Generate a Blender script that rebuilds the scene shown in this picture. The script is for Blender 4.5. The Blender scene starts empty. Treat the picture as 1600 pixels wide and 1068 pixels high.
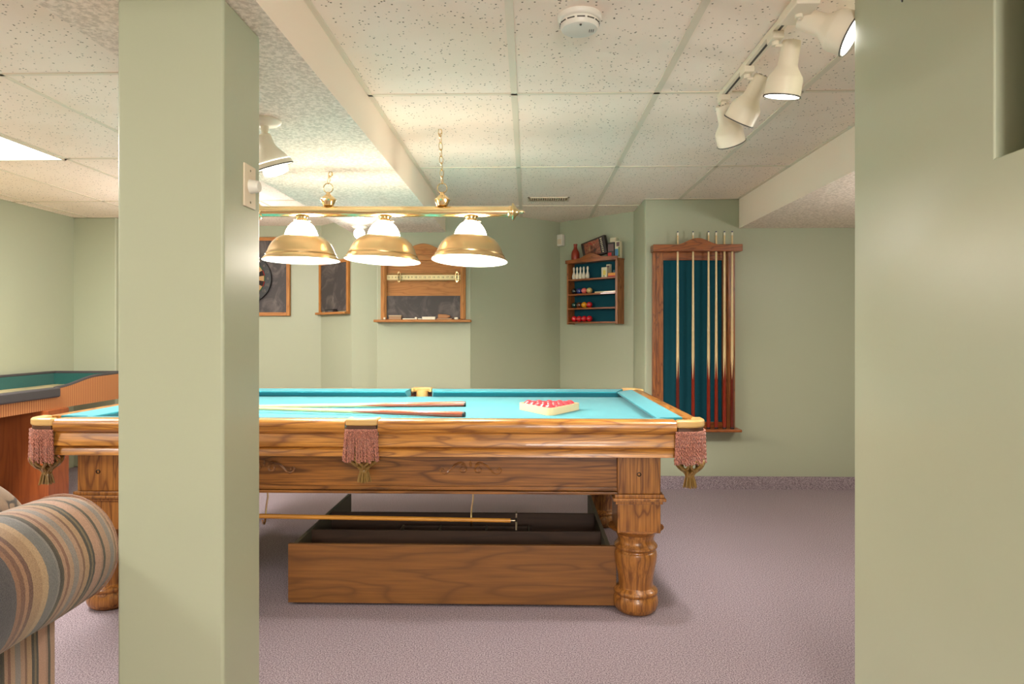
import bpy, bmesh, math, random
from mathutils import Vector, Matrix, Euler
random.seed(7)
PI = math.pi
SC = bpy.context.scene
COL = SC.collection

# ------------------------------------------------------------------ camera, world, exposure
FPX, CAMH, YAW = 1035.0, 1.16, math.atan(25 / 1035.0)
cam = bpy.data.cameras.new('camera'); camo = bpy.data.objects.new('camera', cam); COL.objects.link(camo)
camo.location = (0, 0, CAMH); camo.rotation_euler = (PI / 2, 0, YAW)
cam.sensor_width = 36; cam.lens = FPX / 1600 * 36; cam.shift_y = -14 / 1600; cam.clip_start = .05
SC.camera = camo
SC.view_settings.view_transform = 'Standard'; SC.view_settings.look = 'None'
SC.view_settings.gamma = 1; SC.view_settings.exposure = 1.0
SC.view_settings.use_curve_mapping = False
W = bpy.data.worlds.new('world'); SC.world = W; W.use_nodes = True
W.node_tree.nodes['Background'].inputs[0].default_value = (1, .95, .88, 1)
W.node_tree.nodes['Background'].inputs[1].default_value = 0.0
SC.cycles.max_bounces = 10; SC.cycles.diffuse_bounces = 6; SC.cycles.sample_clamp_indirect = 6
SC.cycles.caustics_reflective = False; SC.cycles.caustics_refractive = False

WARM = (1, .89, .76); NEUT = (1, .94, .87); COOL = (1, .97, .92)
def area(loc, sx, sy, power, color, rot=(0, 0, 0)):
    l = bpy.data.lights.new('area_light', 'AREA'); l.shape = 'RECTANGLE'; l.size = sx; l.size_y = sy
    l.energy = power; l.color = color
    o = bpy.data.objects.new('area_light', l); o.location = loc; o.rotation_euler = rot; COL.objects.link(o); return o
def point(loc, power, color, r=.03):
    l = bpy.data.lights.new('point_light', 'POINT'); l.energy = power; l.color = color; l.shadow_soft_size = r
    o = bpy.data.objects.new('point_light', l); o.location = loc; COL.objects.link(o); return o
def spot(loc, aim, power, color, ang=70, r=.04, blend=.6):
    l = bpy.data.lights.new('spot_light', 'SPOT'); l.energy = power; l.color = color; l.spot_size = math.radians(ang)
    l.spot_blend = blend; l.shadow_soft_size = r
    o = bpy.data.objects.new('spot_light', l); o.location = loc
    o.rotation_euler = (Vector(aim) - Vector(loc)).to_track_quat('-Z', 'Y').to_euler(); COL.objects.link(o); return o
# ceiling panels: unseen fill added camera side and near left, lit troffer far left
area((.62, -.9, 2.13), .6, 1.2, 22, NEUT)
area((.55, -2.6, 1.55), 1.15, 1.1, 80, (1, .95, .92), (PI / 2 + .5, 0, 0))      # unseen soft fill added behind the camera
area((-2.92, 3.17, 2.135), .55, 1.15, 38, COOL)
area((-2.92, .7, 2.135), .55, 1.15, 32, COOL)
point((2.35, 3.2, 1.62), 14, (1, .92, .86), .12)          # unseen fill points added beyond the wall end and behind the post
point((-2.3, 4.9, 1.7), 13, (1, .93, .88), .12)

# ------------------------------------------------------------------ materials
def mat(name, color=(.8, .8, .8), rough=.6, metal=0, emit=None, es=0, coat=0, spec=.5, trans=0, sheen=0):
    m = bpy.data.materials.new(name); m.use_nodes = True
    b = m.node_tree.nodes['Principled BSDF']
    b.inputs['Base Color'].default_value = (*color, 1); b.inputs['Roughness'].default_value = rough
    b.inputs['Metallic'].default_value = metal; b.inputs['Coat Weight'].default_value = coat
    b.inputs['Specular IOR Level'].default_value = spec; b.inputs['Transmission Weight'].default_value = trans
    b.inputs['Sheen Weight'].default_value = sheen
    if emit: b.inputs['Emission Color'].default_value = (*emit, 1); b.inputs['Emission Strength'].default_value = es
    return m
def s2l(r, g, b):
    f = lambda c: c / 12.92 if c <= .04045 else ((c + .055) / 1.055) ** 2.4
    return (f(r / 255), f(g / 255), f(b / 255))
class N:
    def __init__(s, m): s.t = m.node_tree; s.b = s.t.nodes['Principled BSDF']; s.m = m
    def n(s, ty, **k):
        x = s.t.nodes.new(ty)
        for a, v in k.items():
            if a.startswith('i_'):
                x.inputs[a[2:].replace('_', ' ')].default_value = v
            else: setattr(x, a, v)
        return x
    def l(s, a, b): s.t.links.new(a, b)
    def coord(s, scale=(1, 1, 1), kind='Object', rot=(0, 0, 0)):
        c = s.n('ShaderNodeTexCoord'); mp = s.n('ShaderNodeMapping'); mp.inputs['Scale'].default_value = scale
        mp.inputs['Rotation'].default_value = rot
        s.l(c.outputs[kind], mp.inputs[0]); return mp.outputs[0]
    def noise(s, v, scale, detail=2, rough=.5, dist=0):
        x = s.n('ShaderNodeTexNoise'); x.inputs['Scale'].default_value = scale; x.inputs['Detail'].default_value = detail
        x.inputs['Roughness'].default_value = rough; x.inputs['Distortion'].default_value = dist
        s.l(v, x.inputs['Vector']); return x.outputs['Fac']
    def ramp(s, f, stops, interp='LINEAR'):
        r = s.n('ShaderNodeValToRGB'); r.color_ramp.interpolation = interp
        e = r.color_ramp.elements
        while len(e) > 1: e.remove(e[-1])
        e[0].position = stops[0][0]; e[0].color = (*stops[0][1], 1)
        for p, c in stops[1:]:
            q = e.new(p); q.color = (*c, 1)
        s.l(f, r.inputs[0]); return r.outputs[0]
    def mix(s, f, a, b, mode='MIX'):
        x = s.n('ShaderNodeMix', data_type='RGBA', blend_type=mode)
        for sock, v in ((x.inputs[0], f), (x.inputs[6], a), (x.inputs[7], b)):
            if hasattr(v, 'links'): s.l(v, sock)
            elif isinstance(v, (int, float)): sock.default_value = v
            else: sock.default_value = (*v, 1)
        return x.outputs[2]
    def math(s, op, a, b=0):
        x = s.n('ShaderNodeMath', operation=op)
        for sock, v in ((x.inputs[0], a), (x.inputs[1], b)):
            if hasattr(v, 'links'): s.l(v, sock)
            else: sock.default_value = v
        return x.outputs[0]
    def bump(s, h, strength=.3, dist=.01):
        b = s.n('ShaderNodeBump'); b.inputs['Strength'].default_value = strength; b.inputs['Distance'].default_value = dist
        s.l(h, b.inputs['Height']); s.l(b.outputs[0], s.b.inputs['Normal'])
    def color(s, c): s.l(c, s.b.inputs['Base Color'])

def wood(name, light, dark, axis=0, scale=1.0, rough=.35, coat=.25, grain=.7):
    """oak: long cathedral bands plus short pores along the axis"""
    m = mat(name, light, rough, coat=coat); k = N(m)
    sc = [7 * scale] * 3; sc[axis] = .9 * scale
    v = k.coord(tuple(sc))
    big = k.noise(v, 1.6, 2, .5, .3)
    w = k.math('FRACT', k.math('MULTIPLY', big, 9.0))
    w = k.math('POWER', k.math('ABSOLUTE', k.math('SUBTRACT', k.math('MULTIPLY', w, 2), 1)), 1.8)
    sc2 = [160 * scale] * 3; sc2[axis] = 5 * scale
    pore = k.noise(k.coord(tuple(sc2)), 1.0, 3, .6)
    p = k.ramp(pore, [(.35, (1, 1, 1)), (.62, (0, 0, 0))])
    mid = tuple(a * .55 + b * .45 for a, b in zip(light, dark))
    c = k.mix(w, light, mid)
    c = k.mix(k.math('MULTIPLY', p, grain), c, dark)
    band = k.ramp(w, [(.55, (0, 0, 0)), (.95, (1, 1, 1))])
    c = k.mix(k.math('MULTIPLY', band, grain), c, dark)
    big2 = k.noise(k.coord((1.5, 1.5, 1.5)), 1.0, 1)
    c = k.mix(k.math('MULTIPLY', big2, .25), c, mid)
    k.color(c); k.bump(pore, .08, .002)
    return m

OAK_L, OAK_D = s2l(208, 142, 60), s2l(108, 58, 18)
M = {}
M['oak_x'] = wood('oak_grain_x', OAK_L, OAK_D, 0)
M['oak_y'] = wood('oak_grain_y', OAK_L, OAK_D, 1)
M['oak_z'] = wood('oak_grain_z', s2l(184, 122, 54), s2l(92, 48, 18), 2)
M['oak_apron'] = wood('oak_apron', s2l(164, 106, 46), s2l(74, 40, 14), 0, .8)
M['rack_z'] = wood('rack_oak_z', s2l(178, 108, 52), s2l(96, 48, 20), 2, 1.3)
M['rack_x'] = wood('rack_oak_x', s2l(174, 98, 42), s2l(92, 44, 18), 0, 1.3)
M['score_x'] = wood('score_oak_x', s2l(190, 128, 68), s2l(140, 84, 38), 0, 1.3, .6, 0, .25)
M['score_z'] = wood('score_oak_z', s2l(190, 128, 62), s2l(140, 84, 34), 2, 1.3, .6, 0, .25)
M['plywood'] = wood('tray_plywood', s2l(136, 88, 38), s2l(92, 56, 24), 0, .7, .45, .1, .45)
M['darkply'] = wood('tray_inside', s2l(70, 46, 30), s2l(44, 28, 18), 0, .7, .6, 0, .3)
M['edgeply'] = mat('tray_edge', s2l(92, 84, 68), .6)
M['maple'] = mat('maple_shaft', s2l(226, 198, 148), .3, coat=.3)
M['bridgewood'] = wood('bridge_wood', s2l(214, 150, 62), s2l(180, 116, 40), 0, 1, .35, .3, .2)
M['veneer'] = wood('cabinet_veneer', s2l(158, 82, 36), s2l(120, 56, 22), 2, .6, .4, .1, .35)
M['brass'] = mat('polished_brass', s2l(238, 212, 164), .2, 1)
M['brass_satin'] = mat('brass_shade', s2l(216, 184, 138), .28, 1)
k = N(M['brass_satin']); v = k.coord((1, 1, 40)); k.bump(k.noise(v, 6, 2), .06, .002)
M['lit_white_enamel'] = mat('lit_white_enamel', (.9, .88, .82), .3, emit=(1, .9, .72), es=1.0)  # emission puts the bulb's glow into the shade lining
M['opal'] = mat('opal_glass', (.95, .92, .85), .2, emit=(1, .88, .70), es=20)
M['bulb'] = mat('lit_bulb', (1, 1, 1), .2, emit=(1, .9, .72), es=25)
M['lens'] = mat('lit_lens', (1, 1, 1), .2, emit=(1, .98, .93), es=6)
M['lens_hot'] = mat('bright_lens', (1, 1, 1), .2, emit=(1, .98, .96), es=60)
M['panel_lit'] = mat('troffer_lens', (1, 1, 1), .3, emit=(1, .98, .94), es=2.2)
M['white_metal'] = mat('white_enamel_metal', s2l(228, 218, 198), .4)
M['white_plastic'] = mat('white_plastic', s2l(226, 222, 212), .35)
M['slot'] = mat('dark_slot', s2l(70, 66, 60), .6)
M['black'] = mat('black_plastic', s2l(34, 34, 36), .4)
M['darkmetal'] = mat('dark_metal', s2l(60, 55, 48), .35, .8)
M['steel'] = mat('grey_steel', s2l(170, 160, 140), .3, 1)
M['ivory'] = mat('ivory_plate', s2l(222, 205, 180), .4)
M['strap'] = mat('brown_leather_strap', s2l(84, 52, 34), .45)
M['leather'] = mat('tan_leather', s2l(206, 166, 104), .35, coat=.3)
k = N(M['leather']); k.bump(k.noise(k.coord((60, 60, 60)), 2, 2), .1, .002)
M['net'] = mat('olive_leather_net', s2l(140, 108, 54), .4, coat=.2)
M['chalk'] = mat('white_chalk', s2l(236, 228, 208), .8)
M['pink_eraser'] = mat('tan_eraser', s2l(176, 140, 110), .9)
M['red_ball'] = mat('red_ball', s2l(204, 30, 40), .12, coat=1)
M['pinkred_ball'] = mat('pink_red_ball', s2l(226, 60, 72), .12, coat=1)
for n, c in dict(b_black=(34, 36, 40), b_blue=(40, 56, 120), b_pink=(226, 110, 104), b_cream=(216, 186, 120), b_brown=(96, 56, 40), b_yellow=(228, 160, 28), b_green=(28, 70, 60)).items():
    M[n] = mat(n, s2l(*c), .12, coat=1)

# felt / cloth
def felt(name, col, amp=.12):
    m = mat(name, col, .9, sheen=.2, spec=.2); k = N(m)
    f = k.noise(k.coord((1, 1, 1)), 350, 2)
    k.color(k.mix(f, tuple(c * (1 - amp) for c in col), tuple(min(1, c * (1 + amp)) for c in col))); k.bump(f, .1, .001); return m
M['cloth'] = felt('billiard_cloth', s2l(46, 140, 154))
M['felt'] = felt('dark_teal_felt', s2l(4, 68, 82))
M['greenfelt'] = felt('dark_green_carpet', s2l(34, 88, 84), .4)

# painted walls
def paint(name, col, rough=.45, stre=.05):
    m = mat(name, col, rough, spec=.35); k = N(m); v = k.coord((1, 1, 1))
    f = k.noise(v, 1.2, 2); k.color(k.mix(f, tuple(c * .96 for c in col), tuple(c * 1.03 for c in col)))
    k.bump(k.noise(v, 90, 3), stre, .004); return m
SAGE = s2l(173, 178, 154)
M['wall'] = paint('sage_green_paint', SAGE)
M['post'] = paint('sage_green_satin_paint', SAGE, .33, .04)
# carpet
M['carpet'] = mat('mauve_carpet', s2l(150, 128, 130), .95, spec=.1); k = N(M['carpet']); v = k.coord()
a = k.noise(v, 200, 4, .75); b = k.noise(v, 1.3, 2)
c = k.mix(k.ramp(a, [(.40, (0, 0, 0)), (.60, (1, 1, 1))]), s2l(106, 92, 102), s2l(198, 182, 188))
k.color(k.mix(k.math('MULTIPLY', b, .3), c, s2l(126, 110, 118))); k.bump(a, .6, .006)
# ceiling tile: fissured mineral board with little holes
M['tile'] = mat('mineral_ceiling_tile', s2l(234, 222, 204), .9, spec=.1); k = N(M['tile']); v = k.coord()
vo = k.n('ShaderNodeTexVoronoi', feature='F1'); vo.inputs['Scale'].default_value = 62
k.l(v, vo.inputs['Vector'])
hole = k.ramp(vo.outputs['Distance'], [(.15, (1, 1, 1)), (.24, (0, 0, 0))])
sel = k.ramp(k.noise(v, 45, 1), [(.47, (0, 0, 0)), (.52, (1, 1, 1))])
hs = k.math('MULTIPLY', hole, sel)
st = k.noise(v, 2.0, 3)
base = k.mix(k.ramp(st, [(.45, (0, 0, 0)), (.8, (1, 1, 1))]), s2l(250, 234, 220), s2l(242, 224, 206))
k.color(k.mix(hs, base, s2l(112, 98, 80))); k.bump(k.math('SUBTRACT', 1, hs), .5, .004)
# popcorn / stipple texture
M['stipple'] = mat('stippled_plaster', s2l(226, 219, 206), .9, spec=.1); k = N(M['stipple']); v = k.coord()
a = k.noise(v, 75, 3, .6); k.bump(a, .6, .010)
k.color(k.mix(k.ramp(a, [(.4, (0, 0, 0)), (.6, (1, 1, 1))]), s2l(220, 206, 190), s2l(250, 236, 222)))
M['plaster'] = paint('off_white_plaster', s2l(246, 232, 216), .8, .05)
M['tbar'] = mat('ceiling_grid_bar', s2l(226, 214, 194), .5)
# chalkboard
M['slate'] = mat('chalkboard', s2l(72, 64, 62), .6); k = N(M['slate']); v = k.coord((1, 1, 1))
k.color(k.mix(k.ramp(k.noise(v, 6, 4, .6, 1.5), [(.45, (0, 0, 0)), (.75, (1, 1, 1))]), s2l(66, 60, 60), s2l(112, 102, 98)))
M['rubber'] = mat('charcoal_vinyl', s2l(66, 62, 64), .5)
M['playfield'] = mat('cream_playfield', s2l(206, 186, 140), .35); k = N(M['playfield'])
ch = k.n('ShaderNodeTexChecker'); ch.inputs['Scale'].default_value = 4.5; k.l(k.coord((1.2, 1, 0)), ch.inputs[0])
ch.inputs[1].default_value = (*s2l(212, 192, 146), 1); ch.inputs[2].default_value = (*s2l(150, 146, 118), 1)
k.color(k.mix(.55, s2l(206, 186, 140), ch.outputs[0]))
# ribbed side panel: fine vertical stripes along y
M['ribbed'] = mat('ribbed_wood_panel', s2l(170, 108, 62), .5); k = N(M['ribbed']); v = k.coord()
wv = k.n('ShaderNodeTexWave', bands_direction='Y'); wv.inputs['Scale'].default_value = 16; k.l(v, wv.inputs['Vector'])
k.color(k.mix(wv.outputs['Fac'], s2l(150, 88, 48), s2l(196, 134, 84)))
# rope fringe
M['fringe'] = mat('rust_chenille_fringe', s2l(150, 86, 66), .8, sheen=.4); k = N(M['fringe']); v = k.coord()
k.color(k.mix(k.ramp(k.noise(v, 260, 2), [(.35, (0, 0, 0)), (.65, (1, 1, 1))]), s2l(104, 52, 42), s2l(206, 136, 112)))
# cue butt: stained red with maple points, by height and angle round the stick
def cue_mat(name, red, zs, amp):
    m = mat(name, red, .18, coat=.6); k = N(m)
    c = k.n('ShaderNodeTexCoord'); s = k.n('ShaderNodeSeparateXYZ'); k.l(c.outputs['Object'], s.inputs[0])
    ang = k.math('ARCTAN2', s.outputs[1], s.outputs[0])
    saw = k.math('ABSOLUTE', k.math('SUBTRACT', k.math('FRACT', k.math('MULTIPLY', ang, 4 / (2 * PI))), .5))
    lim = k.math('ADD', zs, k.math('MULTIPLY', saw, amp))
    f = k.math('LESS_THAN', s.outputs[2], lim)
    dk = k.mix(k.noise(k.coord((60, 60, 4)), 3, 2), red, tuple(x * .5 for x in red))
    k.color(k.mix(f, s2l(226, 198, 148), dk)); return m
M['cue_red'] = cue_mat('cue_butt_red', s2l(150, 40, 18), .36, .34)
M['cue_dark'] = cue_mat('cue_butt_mahogany', s2l(112, 34, 24), .36, .34)
M['cue_rose'] = cue_mat('cue_butt_rose', s2l(196, 92, 66), .42, .30)
# striped upholstery (stripes run round the roll, i.e. bands along y)
M['stripe'] = mat('striped_chenille', (.5, .5, .5), .9, sheen=.3, spec=.15); k = N(M['stripe'])
c = k.n('ShaderNodeTexCoord'); s = k.n('ShaderNodeSeparateXYZ'); k.l(c.outputs['Object'], s.inputs[0])
wob = k.math('MULTIPLY', k.noise(k.coord((3, 1, 3)), 2, 1), .012)
t = k.math('FRACT', k.math('MULTIPLY', k.math('ADD', s.outputs[1], wob), 1 / .43))
cols = [(0, (74, 70, 76)), (.10, (78, 74, 80)), (.13, (150, 104, 76)), (.16, (120, 78, 56)), (.185, (170, 124, 92)), (.21, (112, 72, 54)), (.235, (176, 140, 104)),
        (.30, (194, 160, 122)), (.34, (120, 118, 118)), (.41, (138, 132, 128)), (.425, (62, 54, 38)), (.445, (84, 70, 48)), (.455, (182, 140, 112)), (.48, (142, 96, 74)), (.50, (190, 152, 124)),
        (.53, (150, 140, 134)), (.57, (186, 146, 120)), (.60, (132, 92, 68)), (.615, (190, 150, 112)), (.65, (58, 50, 36)), (.67, (124, 104, 72)), (.685, (60, 52, 38)), (.70, (196, 150, 124)),
        (.76, (172, 132, 108)), (.775, (72, 62, 44)), (.795, (182, 142, 116)), (.84, (142, 130, 124)), (.88, (190, 154, 130)), (.92, (158, 114, 90)), (.935, (188, 148, 118)), (.97, (120, 88, 66))]
r = k.ramp(t, [(p, s2l(*q)) for p, q in cols], 'CONSTANT') if len(cols) <= 32 else None
nz = k.noise(k.coord((1, 1, 1)), 420, 2, .7)
k.color(k.mix(k.ramp(nz, [(.3, (0, 0, 0)), (.75, (1, 1, 1))]), k.mix(.45, r, (.02, .02, .02)), k.mix(.04, r, (1, .9, .8)))); k.bump(nz, .5, .003)

# ------------------------------------------------------------------ mesh helpers
class MB:
    def __init__(s): s.bm = bmesh.new()
    def box(s, x0, y0, z0, x1, y1, z1, mtx=None):
        vs = [s.bm.verts.new((x, y, z)) for x in (x0, x1) for y in (y0, y1) for z in (z0, z1)]
        for f in ((0, 1, 3, 2), (4, 6, 7, 5), (0, 4, 5, 1), (2, 3, 7, 6), (0, 2, 6, 4), (1, 5, 7, 3)):
            s.bm.faces.new([vs[i] for i in f])
        if mtx: bmesh.ops.transform(s.bm, matrix=mtx, verts=vs)
        return s
    def lathe(s, prof, c=(0, 0, 0), n=32, mtx=None, cap=True):
        """prof: list of (r, z)"""
        rings = []; nv = []
        for r, z in prof:
            ring = [s.bm.verts.new((max(r, 1e-5) * math.cos(2 * PI * i / n), max(r, 1e-5) * math.sin(2 * PI * i / n), z)) for i in range(n)]
            rings.append(ring); nv += ring
        for a, b in zip(rings, rings[1:]):
            for i in range(n): s.bm.faces.new((a[i], a[(i + 1) % n], b[(i + 1) % n], b[i]))
        if cap:
            if prof[0][0] > 1e-4: s.bm.faces.new(rings[0][::-1])
            if prof[-1][0] > 1e-4: s.bm.faces.new(rings[-1])
        mt = Matrix.Translation(c) @ (mtx or Matrix())
        bmesh.ops.transform(s.bm, matrix=mt, verts=nv); return s
    def rod(s, p, q, r, r2=None, n=12):
        p, q = Vector(p), Vector(q); d = q - p
        rot = d.to_track_quat('Z', 'Y').to_matrix().to_4x4()
        return s.lathe([(r, 0), (r if r2 is None else r2, d.length)], p, n, rot)
    def tube(s, pts, rad, n=8, closed=False):
        pts = [Vector(p) for p in pts]; m = len(pts); rings = []
        up = None
        for i, p in enumerate(pts):
            if closed: t = (pts[(i + 1) % m] - pts[i - 1])
            else: t = pts[min(i + 1, m - 1)] - pts[max(i - 1, 0)]
            t.normalize()
            if up is None: up = Vector((0, 0, 1)) if abs(t.z) < .9 else Vector((1, 0, 0))
            a = t.cross(up); a.normalize(); b = a.cross(t); b.normalize(); up = b
            r = rad[i] if isinstance(rad, (list, tuple)) else rad
            rings.append([s.bm.verts.new(p + a * r * math.cos(2 * PI * j / n) + b * r * math.sin(2 * PI * j / n)) for j in range(n)])
        pr = list(zip(rings, rings[1:])) + ([(rings[-1], rings[0])] if closed else [])
        for A, B in pr:
            for j in range(n): s.bm.faces.new((A[j], A[(j + 1) % n], B[(j + 1) % n], B[j]))
        if not closed: s.bm.faces.new(rings[0][::-1]); s.bm.faces.new(rings[-1])
        return s
    def prism(s, poly, z0, z1, mtx=None):
        """poly in xy, extruded in z (local), then mtx"""
        a = [s.bm.verts.new((x, y, z0)) for x, y in poly]; b = [s.bm.verts.new((x, y, z1)) for x, y in poly]
        n = len(poly); s.bm.faces.new(a[::-1]); s.bm.faces.new(b)
        for i in range(n): s.bm.faces.new((a[i], a[(i + 1) % n], b[(i + 1) % n], b[i]))
        if mtx: bmesh.ops.transform(s.bm, matrix=mtx, verts=a + b)
        return s
    def sphere(s, c, r, seg=24, ring=14, sc=(1, 1, 1)):
        res = bmesh.ops.create_uvsphere(s.bm, u_segments=seg, v_segments=ring, radius=r)
        bmesh.ops.transform(s.bm, matrix=Matrix.Translation(c) @ Matrix.Diagonal((*sc, 1)), verts=res['verts']); return s
    def build(s, name, m, parent=None, bevel=0, smooth=None, local=False, seg=2, sub=0, origin=None):
        bmesh.ops.recalc_face_normals(s.bm, faces=s.bm.faces)
        me = bpy.data.meshes.new(name)
        off = Vector((0, 0, 0))
        if parent is not None and not local:
            r = parent
            while r.parent: r = r.parent
            off = r.location
        if origin: off = Vector(origin)
        if off.length > 0: bmesh.ops.translate(s.bm, vec=-Vector(off), verts=s.bm.verts)
        s.bm.to_mesh(me); s.bm.free()
        o = bpy.data.objects.new(name, me); COL.objects.link(o)
        me.materials.append(m)
        if smooth:
            for p in me.polygons: p.use_smooth = True
        if bevel:
            b = o.modifiers.new('bevel', 'BEVEL'); b.width = bevel; b.segments = seg; b.harden_normals = True; b.limit_method = 'ANGLE'; b.angle_limit = math.radians(35)
            for p in me.polygons: p.use_smooth = True
        if sub:
            u = o.modifiers.new('sub', 'SUBSURF'); u.levels = sub; u.render_levels = sub
        if (smooth or bevel):
            try: me.set_sharp_from_angle(angle=math.radians(40))
            except Exception: pass
        if parent is not None: o.parent = parent
        elif origin: o.location = origin
        return o
def tag(o, label=None, cat=None, group=None, kind=None):
    if label: o['label'] = label
    if cat: o['category'] = cat
    if group: o['group'] = group
    if kind: o['kind'] = kind
    return o
def thing(name, loc, label, cat, group=None, rz=0):
    o = bpy.data.objects.new(name, None); COL.objects.link(o); o.location = loc; o.rotation_euler = (0, 0, rz)
    o.empty_display_size = .05
    return tag(o, label, cat, group)
KIDS = lambda o: [c for c in bpy.data.objects if c.parent == o]
def copy_tree(o, parent=None):
    c = o.copy(); COL.objects.link(c); c.parent = parent
    for ch in KIDS(o): copy_tree(ch, c)
    return c
def struct(o): return tag(o, kind='structure')
RX = lambda a: Matrix.Rotation(a, 4, 'X')
RY = lambda a: Matrix.Rotation(a, 4, 'Y')
RZ = lambda a: Matrix.Rotation(a, 4, 'Z')
XZ = RX(PI / 2)          # prism drawn in (x, z), extruded toward -y

# ------------------------------------------------------------------ the room
CZ, SZ, RSZ = 2.16, 1.98, 1.94       # ceiling, left bulkhead, right bulkhead undersides
struct(MB().box(-4.1, -2.8, -.08, 3.1, 6.7, 0).build('floor', M['carpet']))
struct(MB().box(-4.1, -2.8, CZ, 3.1, 6.7, CZ + .08).build('ceiling', M['tile']))
def wallseg(name, p0, p1, z0=0, z1=CZ, th=.1, m='wall', side=1):
    (x0, y0), (x1, y1) = p0, p1; L = math.hypot(x1 - x0, y1 - y0); nx, ny = -(y1 - y0) / L * th * side, (x1 - x0) / L * th * side
    return struct(MB().prism([(x0, y0), (x1, y1), (x1 + nx, y1 + ny), (x0 + nx, y0 + ny)], z0, z1).build(name, M[m]))
struct(MB().box(-4.03, -2.7, 0, -3.93, 5.64, CZ).build('wall_left', M['wall']))
struct(MB().box(-4.03, 5.64, 0, -3.56, 6.2, CZ).build('wall_back_left', M['wall'], bevel=.012))
struct(MB().box(-3.56, 6.13, 0, -1.93, 6.23, CZ).build('wall_back', M['wall']))
wallseg('wall_back_angled', (-1.93, 6.13), (-1.539, 5.75))
struct(MB().box(-1.539, 5.75, 0, -1.25, 5.85, CZ).build('wall_back_recess', M['wall']))
struct(MB().box(-1.235, 5.38, 0, -.463, 5.85, CZ).build('wall_back_column', M['wall'], bevel=.01))
wallseg('wall_back_right', (-.463, 5.385), (.29, 6.0))
wallseg('wall_corner', (.29, 6.0), (.868, 5.476))
struct(MB().prism([(.868, 5.0), (.868, 5.476), (.95, 5.55), (2.99, 5.55), (2.99, 4.98), (.878, 4.976)], 0, CZ).build('wall_right_back', M['wall'], bevel=.01))
struct(MB().box(2.9, -2.7, 0, 3.0, 4.98, CZ).build('wall_right', M['wall']))
struct(MB().box(-4.03, -2.8, 0, 3.0, -2.7, CZ).build('wall_front', M['wall']))
# carpet-covered skirting along the cue rack wall
struct(MB().box(.878, 4.962, 0, 2.9, 4.976, .093).build('baseboard_right', M['carpet']))
struct(MB().prism([(-.463, 5.372), (.29, 5.984), (.29, 6.0), (-.463, 5.385)], 0, .093).build('baseboard_back', M['carpet']))
# square post on the left of the opening
struct(MB().box(-1.007, 1.60, 0, -.743, 1.82, SZ).build('wall_post', M['post'], bevel=.008, seg=3))
# wall on the right of the opening, with a high niche, unseen near side closed to darken it
b = MB(); b.prism([(-2.7, 0), (1.911, 0), (1.911, CZ), (1.345, CZ), (1.345, 1.508), (1.262, 1.508), (1.262, CZ), (-2.7, CZ)], .93, 1.14, Matrix(((0, 0, 1, 0), (1, 0, 0, 0), (0, 1, 0, 0), (0, 0, 0, 1))))
struct(b.build('wall_near_right', M['post'], bevel=.004, seg=3))
struct(MB().box(1.14, -2.7, 0, 1.30, 1.911, CZ).build('wall_near_right_back', M['post']))  # unseen back closing the niche, added to keep it dark
# bulkheads
def bulk(name, x0, y0, x1, y1, z0):
    b = MB(); b.box(x0, y0, z0, x1, y1, CZ); o = b.build(name, M['plaster'])
    o.data.materials.append(M['stipple'])
    for p in o.data.polygons:
        if p.normal.z < -.9: p.material_index = 1
    return struct(o)
o = MB().prism([(-1.22, -2.7), (-.672, -2.7), (-.672, 5.38), (-.9, 5.39), (-1.235, 5.39), (-1.25, 5.75), (-1.44, 5.75), (-1.44, 2.6), (-1.22, 2.4)], SZ, CZ).build('ceiling_bulkhead_left', M['plaster'])
o.data.materials.append(M['stipple']); struct(o)
for p in o.data.polygons:
    if p.normal.z < -.9: p.material_index = 1
bulk('ceiling_bulkhead_right', 1.572, 1.911, 2.9, 4.976, RSZ)
# ceiling grid
g = MB(); TH = .004; BW = .013
for X in (-.058, .535, 1.128): g.box(X - BW, -2.7, CZ - TH, X + BW, 5.98, CZ)
g.box(-.672, -2.7, CZ - TH, -.652, 5.38, CZ)
g.box(1.552, 1.9, CZ - TH, 1.572, 4.976, CZ)
for Y in (-2.07, -.86, .35, 1.56, 2.768, 3.996, 5.21): g.box(-.672, Y - .009, CZ - TH, 1.572 if Y < 5 else .87, Y + .009, CZ)
struct(g.build('trim_1', M['tbar']))
g = MB()
for X in (-2.035, -2.645, -3.222, -3.80): g.box(X - .01, -2.7, CZ - TH, X + .01, 5.64, CZ)
for Y in (-1.12, .09, 1.30, 2.512, 3.735, 4.95): g.box(-3.93, Y - .009, CZ - TH, -1.22 if Y < 2.5 else -1.44, Y + .009, CZ)
struct(g.build('trim_2', M['tbar']))
# crown line of the grid along the walls
g = MB(); g.box(-3.93, -2.7, CZ - TH, -3.91, 5.64, CZ); g.box(-3.93, 5.62, CZ - TH, -3.56, 5.64, CZ); g.box(.87, 4.958, CZ - TH, 1.572, 4.976, CZ)
struct(g.build('trim_3', M['tbar']))

# ------------------------------------------------------------------ pool table
TX0, TX1, TY0, TY1 = -2.035, .705, 2.625, 4.195
TCX, TCY, RZT = (TX0 + TX1) / 2, (TY0 + TY1) / 2, .812
BED = .768
table = thing('pool_table', (TCX, TCY, 0), 'large carved oak pool table with teal cloth, turned legs and fringed pockets', 'pool table')
CP, SP = .118, .066           # corner and half side-pocket cut
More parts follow.
